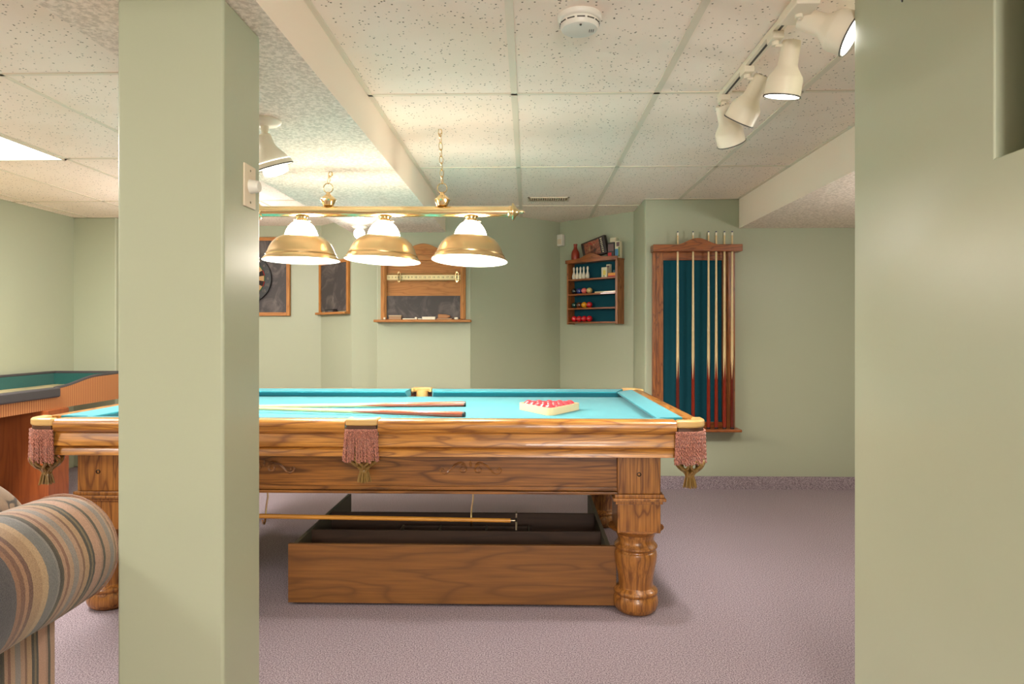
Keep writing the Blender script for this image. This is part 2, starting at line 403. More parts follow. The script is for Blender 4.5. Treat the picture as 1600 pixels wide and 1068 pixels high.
# slate bed in cloth
b = MB(); b.box(TX0 + .12, TY0 + .12, BED - .03, TX1 - .12, TY1 - .12, BED)
b.build('bed_cloth', M['cloth'], table)
def rail_profile():
    """(inward d, z) outline of the stepped oak rail and the blind under it"""
    return [(.070, RZT), (.016, RZT), (.006, RZT - .006), (.0, RZT - .016), (.0, RZT - .042), (.004, RZT - .048), (.016, RZT - .050), (.020, RZT - .056),
            (.010, RZT - .082), (.006, RZT - .098), (.006, RZT - .106), (.018, RZT - .108), (.026, RZT - .114), (.018, RZT - .124), (.014, RZT - .146), (.03, RZT - .150), (.070, RZT - .150)]
def cush_profile():
    return [(.070, RZT + .001), (.150, RZT - .006), (.162, RZT - .010), (.162, RZT - .016), (.130, BED), (.070, BED)]
def run(prof, p0, p1, inward, name, m, ends=(0, 0), flare=0):
    """sweep a (d,z) profile from p0 to p1 (xy); inward = unit xy pointing into the table"""
    b = MB(); u = Vector((p1[0] - p0[0], p1[1] - p0[1])); u.normalize(); rings = []
    for p, sg, e in ((p0, 1, ends[0]), (p1, -1, ends[1])):
        rings.append([b.bm.verts.new((p[0] + inward[0] * d + u.x * sg * e * max(0, d - .07) / .09, p[1] + inward[1] * d + u.y * sg * e * max(0, d - .07) / .09, z)) for d, z in prof])
    n = len(prof)
    for i in range(n): b.bm.faces.new((rings[0][i], rings[0][(i + 1) % n], rings[1][(i + 1) % n], rings[1][i]))
    b.bm.faces.new(rings[0][::-1]); b.bm.faces.new(rings[1])
    return b.build(name, m, table, smooth=True)
spans = [((TX0 + CP, TY0), (TCX - SP, TY0), (0, 1), 'oak_x', (.05, .02)), ((TCX + SP, TY0), (TX1 - CP, TY0), (0, 1), 'oak_x', (.02, .05)),
         ((TX0 + CP, TY1), (TCX - SP, TY1), (0, -1), 'oak_x', (.05, .02)), ((TCX + SP, TY1), (TX1 - CP, TY1), (0, -1), 'oak_x', (.02, .05)),
         ((TX0, TY0 + CP), (TX0, TY1 - CP), (1, 0), 'oak_y', (.05, .05)), ((TX1, TY0 + CP), (TX1, TY1 - CP), (-1, 0), 'oak_y', (.05, .05))]
for p0, p1, inw, mm, ends in spans:
    run(rail_profile(), p0, p1, inw, 'rail', M[mm])
    run(cush_profile(), p0, p1, inw, 'cushion', M['cloth'], ends)
# diamonds sights are not visible; frame (apron) between the legs
AZ0, AZ1 = .498, .665
def apron(x0, y0, x1, y1, m):
    b = MB(); b.box(x0, y0, AZ0 + .028, x1, y1, AZ1)
    hx, hy = (0, .012) if x1 - x0 > y1 - y0 else (.012, 0)
    b.box(x0 - hx, y0 - hy, AZ0, x1 + hx, y1 + hy, AZ0 + .012); b.box(x0 - hx / 2, y0 - hy / 2, AZ0 + .014, x1 + hx / 2, y1 + hy / 2, AZ0 + .03)
    return b.build('apron', M[m], table, bevel=.003)
LX0, LX1, LY0, LY1 = -1.784, .452, 2.795, TY1 - .17
ap = apron(LX0 + .08, LY0 - .065, LX1 - .08, LY0 - .03, 'oak_apron')
apron(LX0 + .08, LY1 + .03, LX1 - .08, LY1 + .065, 'oak_apron')
apron(LX0 - .065, LY0 + .08, LX0 - .03, LY1 - .08, 'oak_apron'); apron(LX1 + .03, LY0 + .08, LX1 + .065, LY1 - .08, 'oak_apron')
# underside board so that light does not leak through the rails
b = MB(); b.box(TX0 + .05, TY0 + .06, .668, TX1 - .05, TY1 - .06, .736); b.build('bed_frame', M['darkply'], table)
# carved scrolls
def scroll(cx, y, z, face=1):
    b = MB()
    for sg in (-1, 1):
        pts = []
        for i in range(26):                                   # inner spiral by the middle
            a = -PI * .5 + i / 25 * 2.6 * PI; r = .006 + .016 * (i / 25)
            pts.append((cx + sg * (.034 - r * math.cos(a + PI)), y, z - .006 + r * math.sin(a + PI)))
        last = pts[-1]
        tail = [(.034 + .016, .018), (.066, .010), (.082, -.006), (.094, -.020), (.108, -.026), (.122, -.020), (.127, -.008), (.119, .000), (.110, -.006), (.113, -.012)]
        s0 = [(cx + sg * tx, y, z + tz) for tx, tz in tail]
        b.tube(pts[:21], [.0025 + .0025 * min(1, i / 12) for i in range(21)], 6)
        # smooth the S tail
        q = []
        for i in range(len(s0) - 1):
            for t in (0, .5): q.append(tuple(Vector(s0[i]).lerp(Vector(s0[i + 1]), t)))
        q.append(s0[-1]); b.tube([(cx + sg * .020, y, z + .012), (cx + sg * .034, y, z + .022)] + q, [.003, .004] + [.0055 - .0025 * i / len(q) for i in range(len(q))], 6)
    b.tube([(cx, y, z + .002), (cx, y, z + .016), (cx, y, z + .030)], [.003, .007, .001], 6)
    return b.build('carved_scroll', M['oak_apron'], table, smooth=True)
for cx in (-.237, -1.097): scroll(cx, LY0 - .0655, .605)
# legs
def leg(cx, cy):
    b = MB(); h = .0875
    b.box(cx - h, cy - h, .505, cx + h, cy + h, .668)
    b.box(cx - h - .020, cy - h - .020, .478, cx + h + .020, cy + h + .020, .490)
    b.box(cx - h - .012, cy - h - .012, .490, cx + h + .012, cy + h + .012, .505)
    b.box(cx - h - .008, cy - h - .008, .464, cx + h + .008, cy + h + .008, .478)
    b.box(cx - h, cy - h, .345, cx + h, cy + h, .464)
    P = [(.118, .352), (.098, .338), (.087, .330), (.080, .326), (.080, .318), (.076, .312), (.074, .300), (.078, .288), (.086, .280), (.091, .272), (.088, .266), (.080, .262),
         (.080, .256), (.086, .250), (.088, .236), (.086, .21), (.080, .18), (.074, .15), (.071, .12), (.072, .105), (.080, .098), (.089, .092), (.092, .086), (.090, .078), (.084, .074), (.086, .070),
         (.091, .060), (.093, .045), (.092, .030), (.086, .014), (.076, .004), (.07, 0)]
    b.lathe(P[::-1], (cx, cy, 0), 40)
    o = b.build('leg', M['oak_z'], table, bevel=.004)
    yb = cy - h if cy < TCY else cy + h
    MB().lathe([(.009, -.001), (.009, .002), (.0065, .003), (.005, -.0005)], (cx, yb, .585), 14, RX(PI / 2 if cy < TCY else -PI / 2)).build('bolt', M['darkmetal'], o, smooth=True)
    return o
for cx in (LX0, LX1):
    for cy in (LY0, LY1): leg(cx, cy)
# pockets
def strands(path, z0, z1, n, b, jit=.004):
    """hanging twisted cords along a path (list of xy), normal offset given"""
    L = [0]
    for a, c in zip(path, path[1:]): L.append(L[-1] + math.dist(a, c))
    for i in range(n):
        s = L[-1] * (i + .5) / n
        for j in range(len(L) - 1):
            if L[j + 1] >= s: break
        t = (s - L[j]) / (L[j + 1] - L[j]); x = path[j][0] * (1 - t) + path[j + 1][0] * t; y = path[j][1] * (1 - t) + path[j + 1][1] * t
        zz = z1 + random.uniform(-.008, .006); jx, jy = random.uniform(-jit, jit), random.uniform(-jit, jit)
        cxp = sum(p[0] for p in path) / len(path); cyp = sum(p[1] for p in path) / len(path)
        ox, oy = x - cxp, y - cyp
        for ph in (0, PI):
            pts = []; m = 26
            for q in range(m + 1):
                u = q / m; a = ph + u * 16 * PI * .5
                pts.append((x + jx * u + ox * .10 * u + .0026 * math.cos(a), y + jy * u + oy * .10 * u + .0026 * math.sin(a), z0 + (zz - z0) * u))
            b.tube(pts, .0027, 5)
def corner_path(sx, sy, off, n=10, rad=.07, arm=None):
    """L-shaped path round a table corner, off outward from the rail face; sx,sy = +-1 corner"""
    X = TX1 if sx > 0 else TX0; Y = TY1 if sy > 0 else TY0; a = arm or CP; R = rad + off
    cx, cy = X - sx * rad, Y - sy * rad
    pts = [(X - sx * a, Y + sy * off)]
    for i in range(n + 1):
        t = i / n * PI / 2; pts.append((cx + sx * R * math.sin(t), cy + sy * R * math.cos(t)))
    pts.append((X + sx * off, Y - sy * a)); return pts
def ribbon(outer, inner, z0, z1, b): b.prism(outer + inner[::-1], z0, z1)
def net(cx, cy, ztop, b, r0=.040, h=.095):
    n = 7
    for fam in (-1, 1):
        for i in range(n):
            pts = []; rad = []
            for q in range(13):
                u = q / 12; r = (r0 + .022 * math.sin(min(1, u * 1.15) * PI) - (r0 - .014) * u ** 2.2)
                a = 2 * PI * (i + .5) / n + fam * (.45 * math.cos(u * 2 * PI) ) * (1 - u * .4)
                pts.append((cx + r * math.cos(a), cy + r * math.sin(a), ztop - h * u)); rad.append(.0058)
            b.tube(pts, rad, 6)
    b.lathe([(.016, 0), (.019, .006), (.019, .012), (.016, .018)], (cx, cy, ztop - h - .012), 14)
def tassel(cx, cy, z1, b, L=.045):
    for i in range(22):
        a = 2 * PI * i * .382; rr = .016 * math.sqrt((i + .5) / 22); ro = rr * 1.75
        b.tube([(cx + rr * math.cos(a), cy + rr * math.sin(a), z1), (cx + ro * .8 * math.cos(a), cy + ro * .8 * math.sin(a), z1 - L * .5), (cx + ro * math.cos(a), cy + ro * math.sin(a), z1 - L + random.uniform(-.003, .003))], .0036, 5)
def pocket(kind, sx, sy):
    b = MB()
    if kind == 'corner':
        out = corner_path(sx, sy, .006); inn = corner_path(sx, sy, -.052, rad=.07)
        X = TX1 if sx > 0 else TX0; Y = TY1 if sy > 0 else TY0
        ccx, ccy = X - sx * .083, Y - sy * .083; pc = (X - sx * .055, Y - sy * .055)
        # casting with inner arc facing the table
        arc = []
        for i in range(9):
            t = i / 8 * PI / 2; arc.append((ccx - sx * .0 + sx * .047 * math.sin(t) , ccy + sy * .047 * math.cos(t)))
        inn2 = [(X - sx * CP, Y - sy * .036)] + arc + [(X - sx * .036, Y - sy * CP)]
        b.prism(out + inn2[::-1], RZT - .028, RZT + .004)
        st = corner_path(sx, sy, .001, arm=CP - .004); sti = corner_path(sx, sy, -.03, arm=CP - .004)
        fr = corner_path(sx, sy, .006, arm=CP + .006)
        nf = 34
    else:
        Y = TY1 if sy > 0 else TY0; a = SP - .002; X = TCX
        pc = (X, Y - sy * .045)
        out = [(X - a, Y + sy * .002), (X - a * .6, Y + sy * .005), (X, Y + sy * .010), (X + a * .6, Y + sy * .005), (X + a, Y + sy * .002)]
        arc = [(X - .05 * math.cos(t * PI / 10), Y - sy * (.080 - .042 * math.sin(t * PI / 10))) for t in range(11)]
        b.prism(out + ([(X - a, Y - sy * .082)] + arc + [(X + a, Y - sy * .082)])[::-1], RZT - .022, RZT + .005)
        st = [(X - a + .004, Y + sy * .001), (X + a - .004, Y + sy * .001)]; sti = [(p[0], p[1] - sy * .03) for p in st]
        fr = [(X - a, Y - sy * .004), (X - a * .85, Y + sy * .010), (X - a * .4, Y + sy * .012), (X + a * .4, Y + sy * .012), (X + a * .85, Y + sy * .010), (X + a, Y - sy * .004)]
        nf = 22
    o = b.build('pocket', M['leather'], table, bevel=.009, seg=3)
    z0 = RZT - .028 if kind == 'corner' else RZT - .022
    b = MB(); ribbon(st, sti, z0 - .016, z0, b); b.build('pocket_strap', M['strap'], o, bevel=.002)
    # leather cup inside the pocket
    lr = 1.0 if kind == 'corner' else .78
    b = MB(); b.lathe([(.046 * lr, z0 + .01), (.05 * lr, z0 - .05), (.045 * lr, .668)], (pc[0], pc[1], 0), 20, cap=False); b.lathe([(.001, .668), (.045 * lr, .668)], (pc[0], pc[1], 0), 20, cap=False)
    b.build('pocket_liner', M['leather'], o, smooth=True)
    b = MB(); strands(fr, z0 - .013, z0 - .140, nf, b); b.build('fringe', M['fringe'], o, smooth=True)
    b = MB(); net(pc[0], pc[1] , z0 - .108, b, .038 if kind == 'corner' else .034, .085 if kind == 'corner' else .075); b.build('leather_net', M['net'], o, smooth=True)
    b = MB(); tassel(pc[0], pc[1], z0 - (.198 if kind == 'corner' else .188), b); b.build('tassel', M['net'], o, smooth=True)
for sx in (-1, 1):
    for sy in (-1, 1): pocket('corner', sx, sy)
for sy in (-1, 1): pocket('side', 0, sy)
# brass hooks under the frame for the bridge stick
BRY = 2.86
def hook(x):
    b = MB(); z = .34
    pts = [(x, BRY + .03, .668), (x, BRY + .03, .52), (x + .006, BRY + .028, .44), (x, BRY + .026, .40), (x - .002, BRY + .024, .372), (x, BRY + .012, z - .004), (x, BRY, z - .013), (x, BRY - .012, z - .004), (x, BRY - .016, z + .008)]
    b.tube(pts, .004, 6); return b.build('bridge_hook', M['brass'], table, smooth=True)
hook(-.245); hook(-1.15)

# bridge stick hanging under the table
t = thing('mechanical_bridge', (-.6, BRY, .353), 'long honey coloured bridge stick hung on brass hooks below the pool table frame', 'bridge stick')
MB().rod((-1.38, BRY, .365), (-.075, BRY, .351), .0105, .009).build('shaft', M['bridgewood'], t, smooth=True)
b = MB(); b.rod((-.075, BRY, .351), (-.05, BRY, .351), .0055); b.box(-.052, BRY - .03, .318, -.047, BRY + .03, .326)
b.tube([(-.05, BRY - .03, .318), (-.05, BRY - .024, .35), (-.05, BRY, .362), (-.05, BRY + .024, .35), (-.05, BRY + .03, .318)], .004, 6)
b.tube([(-.05, BRY, .32), (-.05, BRY, .385)], .004, 6); b.box(-.053, BRY - .02, .38, -.047, BRY + .02, .386)
b.build('bridge_head', M['steel'], t, smooth=True)

# ------------------------------------------------------------------ storage tray under the table
t = thing('storage_tray', (-.32, 3.1, 0), 'low brown plywood storage tray with open compartments standing under the pool table', 'storage tray')
MB().box(-1.023, 2.80, .012, .372, 2.818, .262).build('front_panel', M['plywood'], t, bevel=.002)
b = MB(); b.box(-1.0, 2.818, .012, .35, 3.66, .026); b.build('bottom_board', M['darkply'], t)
for x in (-1.005, .33): 
    MB().box(x, 2.818, .012, x + .018, 3.68, .262).build('side_panel', M['edgeply'], t, bevel=.001)
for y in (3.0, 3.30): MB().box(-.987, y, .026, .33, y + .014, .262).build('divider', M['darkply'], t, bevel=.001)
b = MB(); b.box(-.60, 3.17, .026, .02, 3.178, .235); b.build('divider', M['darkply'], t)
for x in (-.60, -.42, -.20, .0): MB().box(x, 3.014, .026, x + .006, 3.17, .24).build('partition', M['edgeply'], t)

# ------------------------------------------------------------------ things on the table
def cue(name, mt, label, group, L=1.45, rb=.0145, rt=.0062):
    """stands along +z from the butt end"""
    o = thing(name, (0, 0, 0), label, 'cue', group)
    r = lambda z: rb + (rt - rb) * (z / L) ** .8
    MB().lathe([(r(z), z) for z in [.012 + i * .0704 for i in range(11)]], (0, 0, 0), 16).build('butt', M[mt], o, smooth=True, local=True)
    zs = [.716 + i * (L - .03 - .716) / 8 for i in range(9)]
    MB().lathe([(r(z), z) for z in zs], (0, 0, 0), 16).build('shaft', M['maple'], o, smooth=True, local=True)
    MB().lathe([(r(L - .03), L - .03), (rt, L - .008)], (0, 0, 0), 14).build('ferrule', M['chalk'], o, smooth=True, local=True)
    MB().lathe([(rt, L - .008), (rt * .95, L - .002), (rt * .5, L)], (0, 0, 0), 14).build('tip', M['b_blue'], o, smooth=True, local=True)
    MB().lathe([(rb * .8, 0), (rb, .003), (rb, .012)], (0, 0, 0), 16).build('bumper', M['black'], o, smooth=True, local=True)
    return o
def lay(o, p, q):
    p, q = Vector(p), Vector(q); o.location = p; o.rotation_mode = 'QUATERNION'; o.rotation_quaternion = (q - p).to_track_quat('Z', 'Y')
zc = BED + .0145
c1 = cue('billiard_cue', 'cue_rose', 'cue lying on the teal cloth, the farther of the two, butt pointing right', 'cues lying on the pool table')
lay(c1, (-.33, 3.52, zc), (-1.72, 3.36, BED + .0105))
c2 = copy_tree(c1); lay(c2, (-.29, 3.06, zc), (-1.70, 3.30, BED + .022))
c2['label'] = 'cue lying on the teal cloth, the nearer of the two, butt pointing right'

# triangle rack with fifteen red balls
BR = .026; s3 = math.sqrt(3)
RCX, RCY = .105, 3.14     # apex nearest the camera
apex = Vector((RCX, RCY)); ra = math.radians(0)
def tri(off):
    """triangle with inradius offset around the 15 balls, apex toward -y"""
    side = 4 * 2 * BR; h = side * s3 / 2
    A = Vector((0, 0)); B = Vector((-side / 2, h)); C = Vector((side / 2, h)); c = (A + B + C) / 3
    inr = side / (2 * s3); k = (inr + BR + off) / inr
    return [c + (P - c) * k for P in (A, B, C)]
def roundtri(off, rr, n=6):
    T = tri(off); pts = []
    c = sum(T, Vector((0, 0))) / 3
    for i, P in enumerate(T):
        d = (c - P).normalized(); q = P + d * rr * 2      # fillet centre
        base = math.atan2(-d.y, -d.x)
        for j in range(n + 1):
            a = base + PI / 3 - 2 * PI / 3 * j / n; pts.append(q + Vector((math.cos(a), math.sin(a))) * rr)
    return pts
ROT = Matrix.Rotation(math.radians(-1), 2)
def place(v): w = ROT @ v; return (RCX + w.x, RCY + .055 + w.y)
t = thing('ball_rack', (RCX, RCY + .2, BED), 'pale wooden triangle rack full of red balls on the cloth', 'ball rack')
b = MB(); po = [place(v) for v in roundtri(.011, .022)]; pi_ = [place(v) for v in roundtri(.002, .014)]
n = len(po)
A = [[b.bm.verts.new((x, y, z)) for x, y in P] for P in (po, pi_) for z in (BED + .001, BED + .036)]
for i in range(n):
    j = (i + 1) % n
    for F in ((A[0][i], A[0][j], A[1][j], A[1][i]), (A[2][i], A[3][i], A[3][j], A[2][j]), (A[1][i], A[1][j], A[3][j], A[3][i]), (A[0][i], A[2][i], A[2][j], A[0][j])): b.bm.faces.new(F)
b.build('frame', M['maple'], t, smooth=True)
ball0 = None
rows = ['first row at the rack tip', 'second row', 'third row', 'fourth row', 'back row']
for r in range(5):
    for i in range(r + 1):
        x, y = place(Vector(((i - r / 2) * 2 * BR, r * BR * s3)))
        if ball0 is None:
            o = MB().sphere((0, 0, 0), BR, 28, 16).build('snooker_ball', M['pinkred_ball'], smooth=True); ball0 = o
        else:
            o = ball0.copy(); COL.objects.link(o)
        o.location = (x, y, BED + BR)
        side = '' if r == 0 else (', counted %s from the left' % ['first', 'second', 'third', 'fourth', 'fifth'][i])
        tag(o, 'red ball in the wooden triangle, %s%s' % (rows[r], side), 'ball', 'red balls in the triangle rack')

# ------------------------------------------------------------------ lamp over the table
LY = 3.32
lamp = thing('billiard_lamp', (-.72, LY, 1.77), 'brass bar lamp with three domed shades hanging over the pool table', 'ceiling lamp')
zb = lambda x: 1.7705 - (x + .72) * .006
MB().rod((-1.345, LY, zb(-1.345)), (-.095, LY, zb(-.095)), .027, n=28).build('bar', M['brass'], lamp, smooth=True)
for x, sg in ((-1.345, -1), (-.095, 1)):
    P = [(.027, -.004), (.030, 0), (.031, .008), (.029, .012), (.044, .016), (.044, .022), (.036, .028), (.022, .036), (.018, .042), (.010, .048), (.007, .06), (.009, .066), (.006, .074), (.001, .078)]
    MB().lathe(P, (x, LY, zb(x)), 28, RY(PI / 2 * sg)).build('end_cap', M['brass'], lamp, smooth=True)
def shade(x, tx, ty):
    mt = Matrix.Translation((x, LY, zb(x) - .04)) @ RX(math.radians(tx)) @ RY(math.radians(ty))
    z = lambda d: d - .208
    out = [(.190, z(0)), (.189, z(.006)), (.178, z(.018)), (.173, z(.024)), (.174, z(.030)), (.168, z(.036)), (.164, z(.045)), (.156, z(.066)), (.143, z(.088)), (.123, z(.108)), (.100, z(.120)), (.083, z(.126)), (.080, z(.127))]
    b = MB(); b.lathe(out, (0, 0, 0), 48, cap=False); bmesh.ops.transform(b.bm, matrix=mt, verts=b.bm.verts)
    s = b.build('shade', M['brass_satin'], lamp, smooth=True)
    inn = [(.190, z(0)), (.186, z(.001)), (.176, z(.016)), (.170, z(.024)), (.166, z(.036)), (.153, z(.064)), (.139, z(.086)), (.120, z(.105)), (.098, z(.117)), (.080, z(.123)), (.078, z(.126))]
    b = MB(); b.lathe(inn, (0, 0, 0), 48, cap=False); bmesh.ops.transform(b.bm, matrix=mt, verts=b.bm.verts)
    b.build('shade_lining', M['lit_white_enamel'], s, smooth=True)
    b = MB(); b.lathe([(.082, z(.124)), (.080, z(.134)), (.074, z(.152)), (.063, z(.171)), (.050, z(.186)), (.036, z(.195)), (.022, z(.199))], (0, 0, 0), 36, cap=False); bmesh.ops.transform(b.bm, matrix=mt, verts=b.bm.verts)
    b.build('glass_top', M['opal'], s, smooth=True)
    b = MB(); b.lathe([(.022, z(.196)), (.036, z(.198)), (.038, z(.203)), (.030, z(.208)), (.026, z(.212)), (.028, z(.222))], (0, 0, 0), 24)
    for a in range(3): b.rod((.036 * math.cos(a * 2.1), .036 * math.sin(a * 2.1), z(.201)), (.048 * math.cos(a * 2.1), .048 * math.sin(a * 2.1), z(.201)), .003)
    bmesh.ops.transform(b.bm, matrix=mt, verts=b.bm.verts); b.build('fitter', M['brass'], s, smooth=True)
    b = MB(); b.sphere((0, 0, z(.072)), .032); b.lathe([(.014, z(.098)), (.018, z(.19))], (0, 0, 0), 12); bmesh.ops.transform(b.bm, matrix=mt, verts=b.bm.verts)
    b.build('bulb', M['bulb'], s, smooth=True)
    p = mt @ Vector((0, 0, z(.03))); point(p, 9.5, WARM, .035)
for x, tx, ty in ((-1.144, 0, 0), (-.722, -1.5, 2.5), (-.285, -3.5, 2.0)): shade(x, tx, ty)
def chain(x, top):
    c = Vector((x, LY, zb(x) + .027))
    P = [(.018, 0), (.027, .004), (.031, .014), (.037, .028), (.041, .031), (.041, .034), (.034, .042), (.022, .052), (.011, .060), (.007, .072)]
    MB().lathe(P, c, 28).build('canopy_cup', M['brass'], lamp, smooth=True)
    b = MB(); rc = c + Vector((0, 0, .092)); R = .024
    b.tube([rc + Vector((R * math.cos(a * PI / 12), 0, R * math.sin(a * PI / 12))) for a in range(24)], .0028, 6, True)
    p0 = rc + Vector((0, 0, R)); p1 = Vector(top); n = max(1, round((p1 - p0).length / .031)); d = (p1 - p0)
    for i in range(n):
        q = p0 + d * ((i + .5) / n); h = d.length / n * .62; w = .0085
        ax = Vector((1, 0, 0)) if i % 2 else Vector((.35, .94, 0)); u = d.normalized()
        b.tube([q + ax * w * math.cos(a * PI / 8) + u * h * math.sin(a * PI / 8) for a in range(16)], .0023, 5, True)
    b.tube([p1 + Vector((0, 0, .0)), p1 + Vector((.008, 0, -.006)), p1 + Vector((.01, 0, -.018)), p1 + Vector((0, 0, -.026)), p1 + Vector((-.008, 0, -.02))], .003, 6)
    b.build('chain', M['brass'], lamp, smooth=True)
chain(-1.008, (-1.002, LY + .02, SZ)); chain(-.431, (-.432, 3.24, CZ))

# ------------------------------------------------------------------ track light (right)
track = thing('track_light', (.81, 2.4, CZ), 'cream track light with four bell-shaped spot heads on the tiled ceiling', 'track light')
b = MB(); b.box(.793, 1.2, CZ - .022, .827, 2.80, CZ - .003); b.build('track', M['white_metal'], track, bevel=.002)
MB().box(.806, 1.2, CZ - .0235, .814, 2.80, CZ - .0215).build('track_slot', M['slot'], track)
MB().box(.775, 1.93, CZ - .05, .845, 2.07, CZ - .02).build('feed_box', M['white_metal'], track, bevel=.004)
def head(y, neck, aim, Lh=.165, hot=False, power=0, lensm='lens', rm=.056):
    px = .81
    b = MB(); b.box(px - .018, y - .03, CZ - .045, px + .018, y + .03, CZ - .022); b.rod((px, y, CZ - .045), (px, y, CZ - .06), .012)
    b.tube([(px, y, CZ - .058), ((px + neck[0]) / 2 , (y + neck[1]) / 2, (CZ - .062 + neck[2]) / 2), tuple(neck)], .006, 6)
    n = Vector(neck); d = (Vector(aim) - n).normalized()
    st = b.build('head_mount', M['white_metal'], track, bevel=.002)
    rot = d.to_track_quat('Z', 'Y').to_matrix().to_4x4(); k = rm / .056
    P = [(.020 * k, -.012), (.027 * k, -.010), (.029 * k, 0), (.031 * k, Lh * .40), (.036 * k, Lh * .47), (.052 * k, Lh * .62), (.055 * k, Lh * .68), (.056 * k, Lh), (.053 * k, Lh), (.052 * k, Lh * .70), (.03 * k, Lh * .5)]
    s = MB().lathe(P, n, 36, rot, cap=False).build('spot_head', M['white_metal'], track, smooth=True)
    MB().lathe([(.001, -.012), (.020 * k, -.012)], n, 20, rot, cap=False).build('vent_cap', M['white_metal'], s)
    v = MB()
    for a in range(6): v.lathe([(.003, 0), (.003, .002)], n + rot.to_3x3() @ Vector((.013 * k * math.cos(a * PI / 3), .013 * k * math.sin(a * PI / 3), -.0135)), 8, rot)
    v.build('vent_holes', M['slot'], s)
    MB().lathe([(.0575 * k, Lh - .003), (.0575 * k, Lh + .001), (.0535 * k, Lh + .001), (.0535 * k, Lh - .003)], n, 36, rot, cap=False).build('rim', M['slot'], s, smooth=True)
    MB().lathe([(.0535 * k, Lh - .008), (.045 * k, Lh - .006), (.03 * k, Lh - .004), (.001, Lh - .003)], n, 32, rot, cap=False).build('lens', M[lensm], s, smooth=True)
    if power: spot(n + d * (Lh + .01), n + d * 2, power, NEUT, 95, .045, .8)
head(2.0, (.84, 2.035, 2.112), (.945, 1.975, 2.04), .15, power=24, rm=.062)
head(2.19, (.862, 2.19, 2.105), (.846, 2.222, 1.96), .165, rm=.058, power=26)
head(2.47, (.862, 2.47, 2.10), (.80, 2.55, 1.96), .165, rm=.058, power=26)
head(2.76, (.805, 2.755, 2.09), (.86, 2.82, 1.96), .155, rm=.058, power=24)

# spotlights on the left bulkhead (mostly behind the post) and at its far end
def ceiling_spot(loc, aim, label, zc, lensm, power, L=.16, k=1.0, wire=False):
    o = thing('ceiling_spotlight', (loc[0], loc[1], zc), label, 'spotlight')
    MB().lathe([(.062, 0), (.062, -.006), (.050, -.018), (.016, -.024), (.012, -.05)], (loc[0], loc[1], zc), 30).build('canopy', M['white_metal'], o, smooth=True)
    n = Vector(loc); d = (Vector(aim) - n).normalized(); rot = d.to_track_quat('Z', 'Y').to_matrix().to_4x4()
    b = MB(); b.tube([(loc[0], loc[1], zc - .045), tuple((Vector((loc[0], loc[1], zc - .045)) + n) / 2), tuple(n)], .007, 6); b.build('arm', M['white_metal'], o, smooth=True)
    P = [(.024 * k, -.02), (.030 * k, -.014), (.031 * k, .02), (.036 * k, .035), (.075 * k, L * .85), (.078 * k, L), (.075 * k, L), (.034 * k, .03)]
    s = MB().lathe(P, n, 36, rot, cap=False).build('spot_head', M['white_metal'], o, smooth=True)
    MB().lathe([(.001, -.02), (.024 * k, -.02)], n, 20, rot, cap=False).build('vent_cap', M['white_metal'], s)
    MB().lathe([(.079 * k, L - .002), (.079 * k, L + .002), (.075 * k, L + .002)], n, 36, rot, cap=False).build('rim', M['slot'], s, smooth=True)
    MB().lathe([(.074 * k, L - .02), (.05 * k, L - .01), (.001, L - .006)], n, 30, rot, cap=False).build('lens', M[lensm], s, smooth=True)
    if wire:
        MB().lathe([(.030, L - .03), (.046, L), (.05, L + .018), (.048, L + .028), (.03, L + .034), (.001, L + .036)], n, 30, rot, cap=False).build('bulb', mat('reflector_bulb', (1, .96, .88), .15, emit=(1, .95, .85), es=.35), s, smooth=True)
        L += .06
    if power: spot(n + d * (L + .012), n + d * 2, power, NEUT, 110, .05, .8)
    return o
ceiling_spot((-1.015, 2.53, 1.905), (-.975, 2.57, 1.76), 'cream spotlight on the stippled bulkhead, half hidden behind the green post', SZ, 'lens', 9, .105, .95, True)
ceiling_spot((-1.29, 5.05, 1.93), (-1.10, 4.2, 1.72), 'small glaring spotlight at the far end of the bulkhead above the middle lamp shade', SZ, 'lens_hot', 10, .09, .55)

# lit fluorescent troffer
t = thing('fluorescent_troffer', (-2.934, 3.125, CZ), 'lit white fluorescent panel set in the tiled ceiling at the far left', 'ceiling light')
MB().box(-3.21, 2.525, CZ - .010, -2.657, 3.722, CZ - .006).build('diffuser', M['panel_lit'], t)
b = MB()
for q in ((-3.222, 2.512, -3.205, 3.735), (-2.66, 2.512, -2.645, 3.735), (-3.222, 2.512, -2.645, 2.527), (-3.222, 3.72, -2.645, 3.735)): b.box(q[0], q[1], CZ - .012, q[2], q[3], CZ)
b.build('frame', M['white_metal'], t)

# smoke detector
t = thing('smoke_detector', (.163, 2.10, CZ), 'round white smoke detector on the ceiling tiles', 'smoke detector')
MB().lathe([(.070, 0), (.070, -.010), (.066, -.016), (.060, -.018)], (.163, 2.10, CZ), 40).build('base', M['white_plastic'], t, smooth=True)
MB().lathe([(.060, -.014), (.061, -.022), (.061, -.034), (.056, -.042), (.045, -.045), (.001, -.046)], (.163, 2.10, CZ), 40).build('cover', M['white_plastic'], t, smooth=True)
b = MB()
for i in range(12):
    a = i * PI / 6; b.box(-.012, .0595, -.0285, .012, .0625, -.0255, Matrix.Translation((.163, 2.10, CZ)) @ RZ(a))
b.build('vent_slots', M['slot'], t)
b = MB()
for i in range(3): b.box(.030 + i * .006, -.01, -.0465, .032 + i * .006, .008, -.045, Matrix.Translation((.163, 2.10, CZ)))
b.build('sounder_slots', M['slot'], t); MB().lathe([(.004, 0), (.003, -.003)], (.163, 2.055, CZ - .045), 12).build('indicator', M['slot'], t)

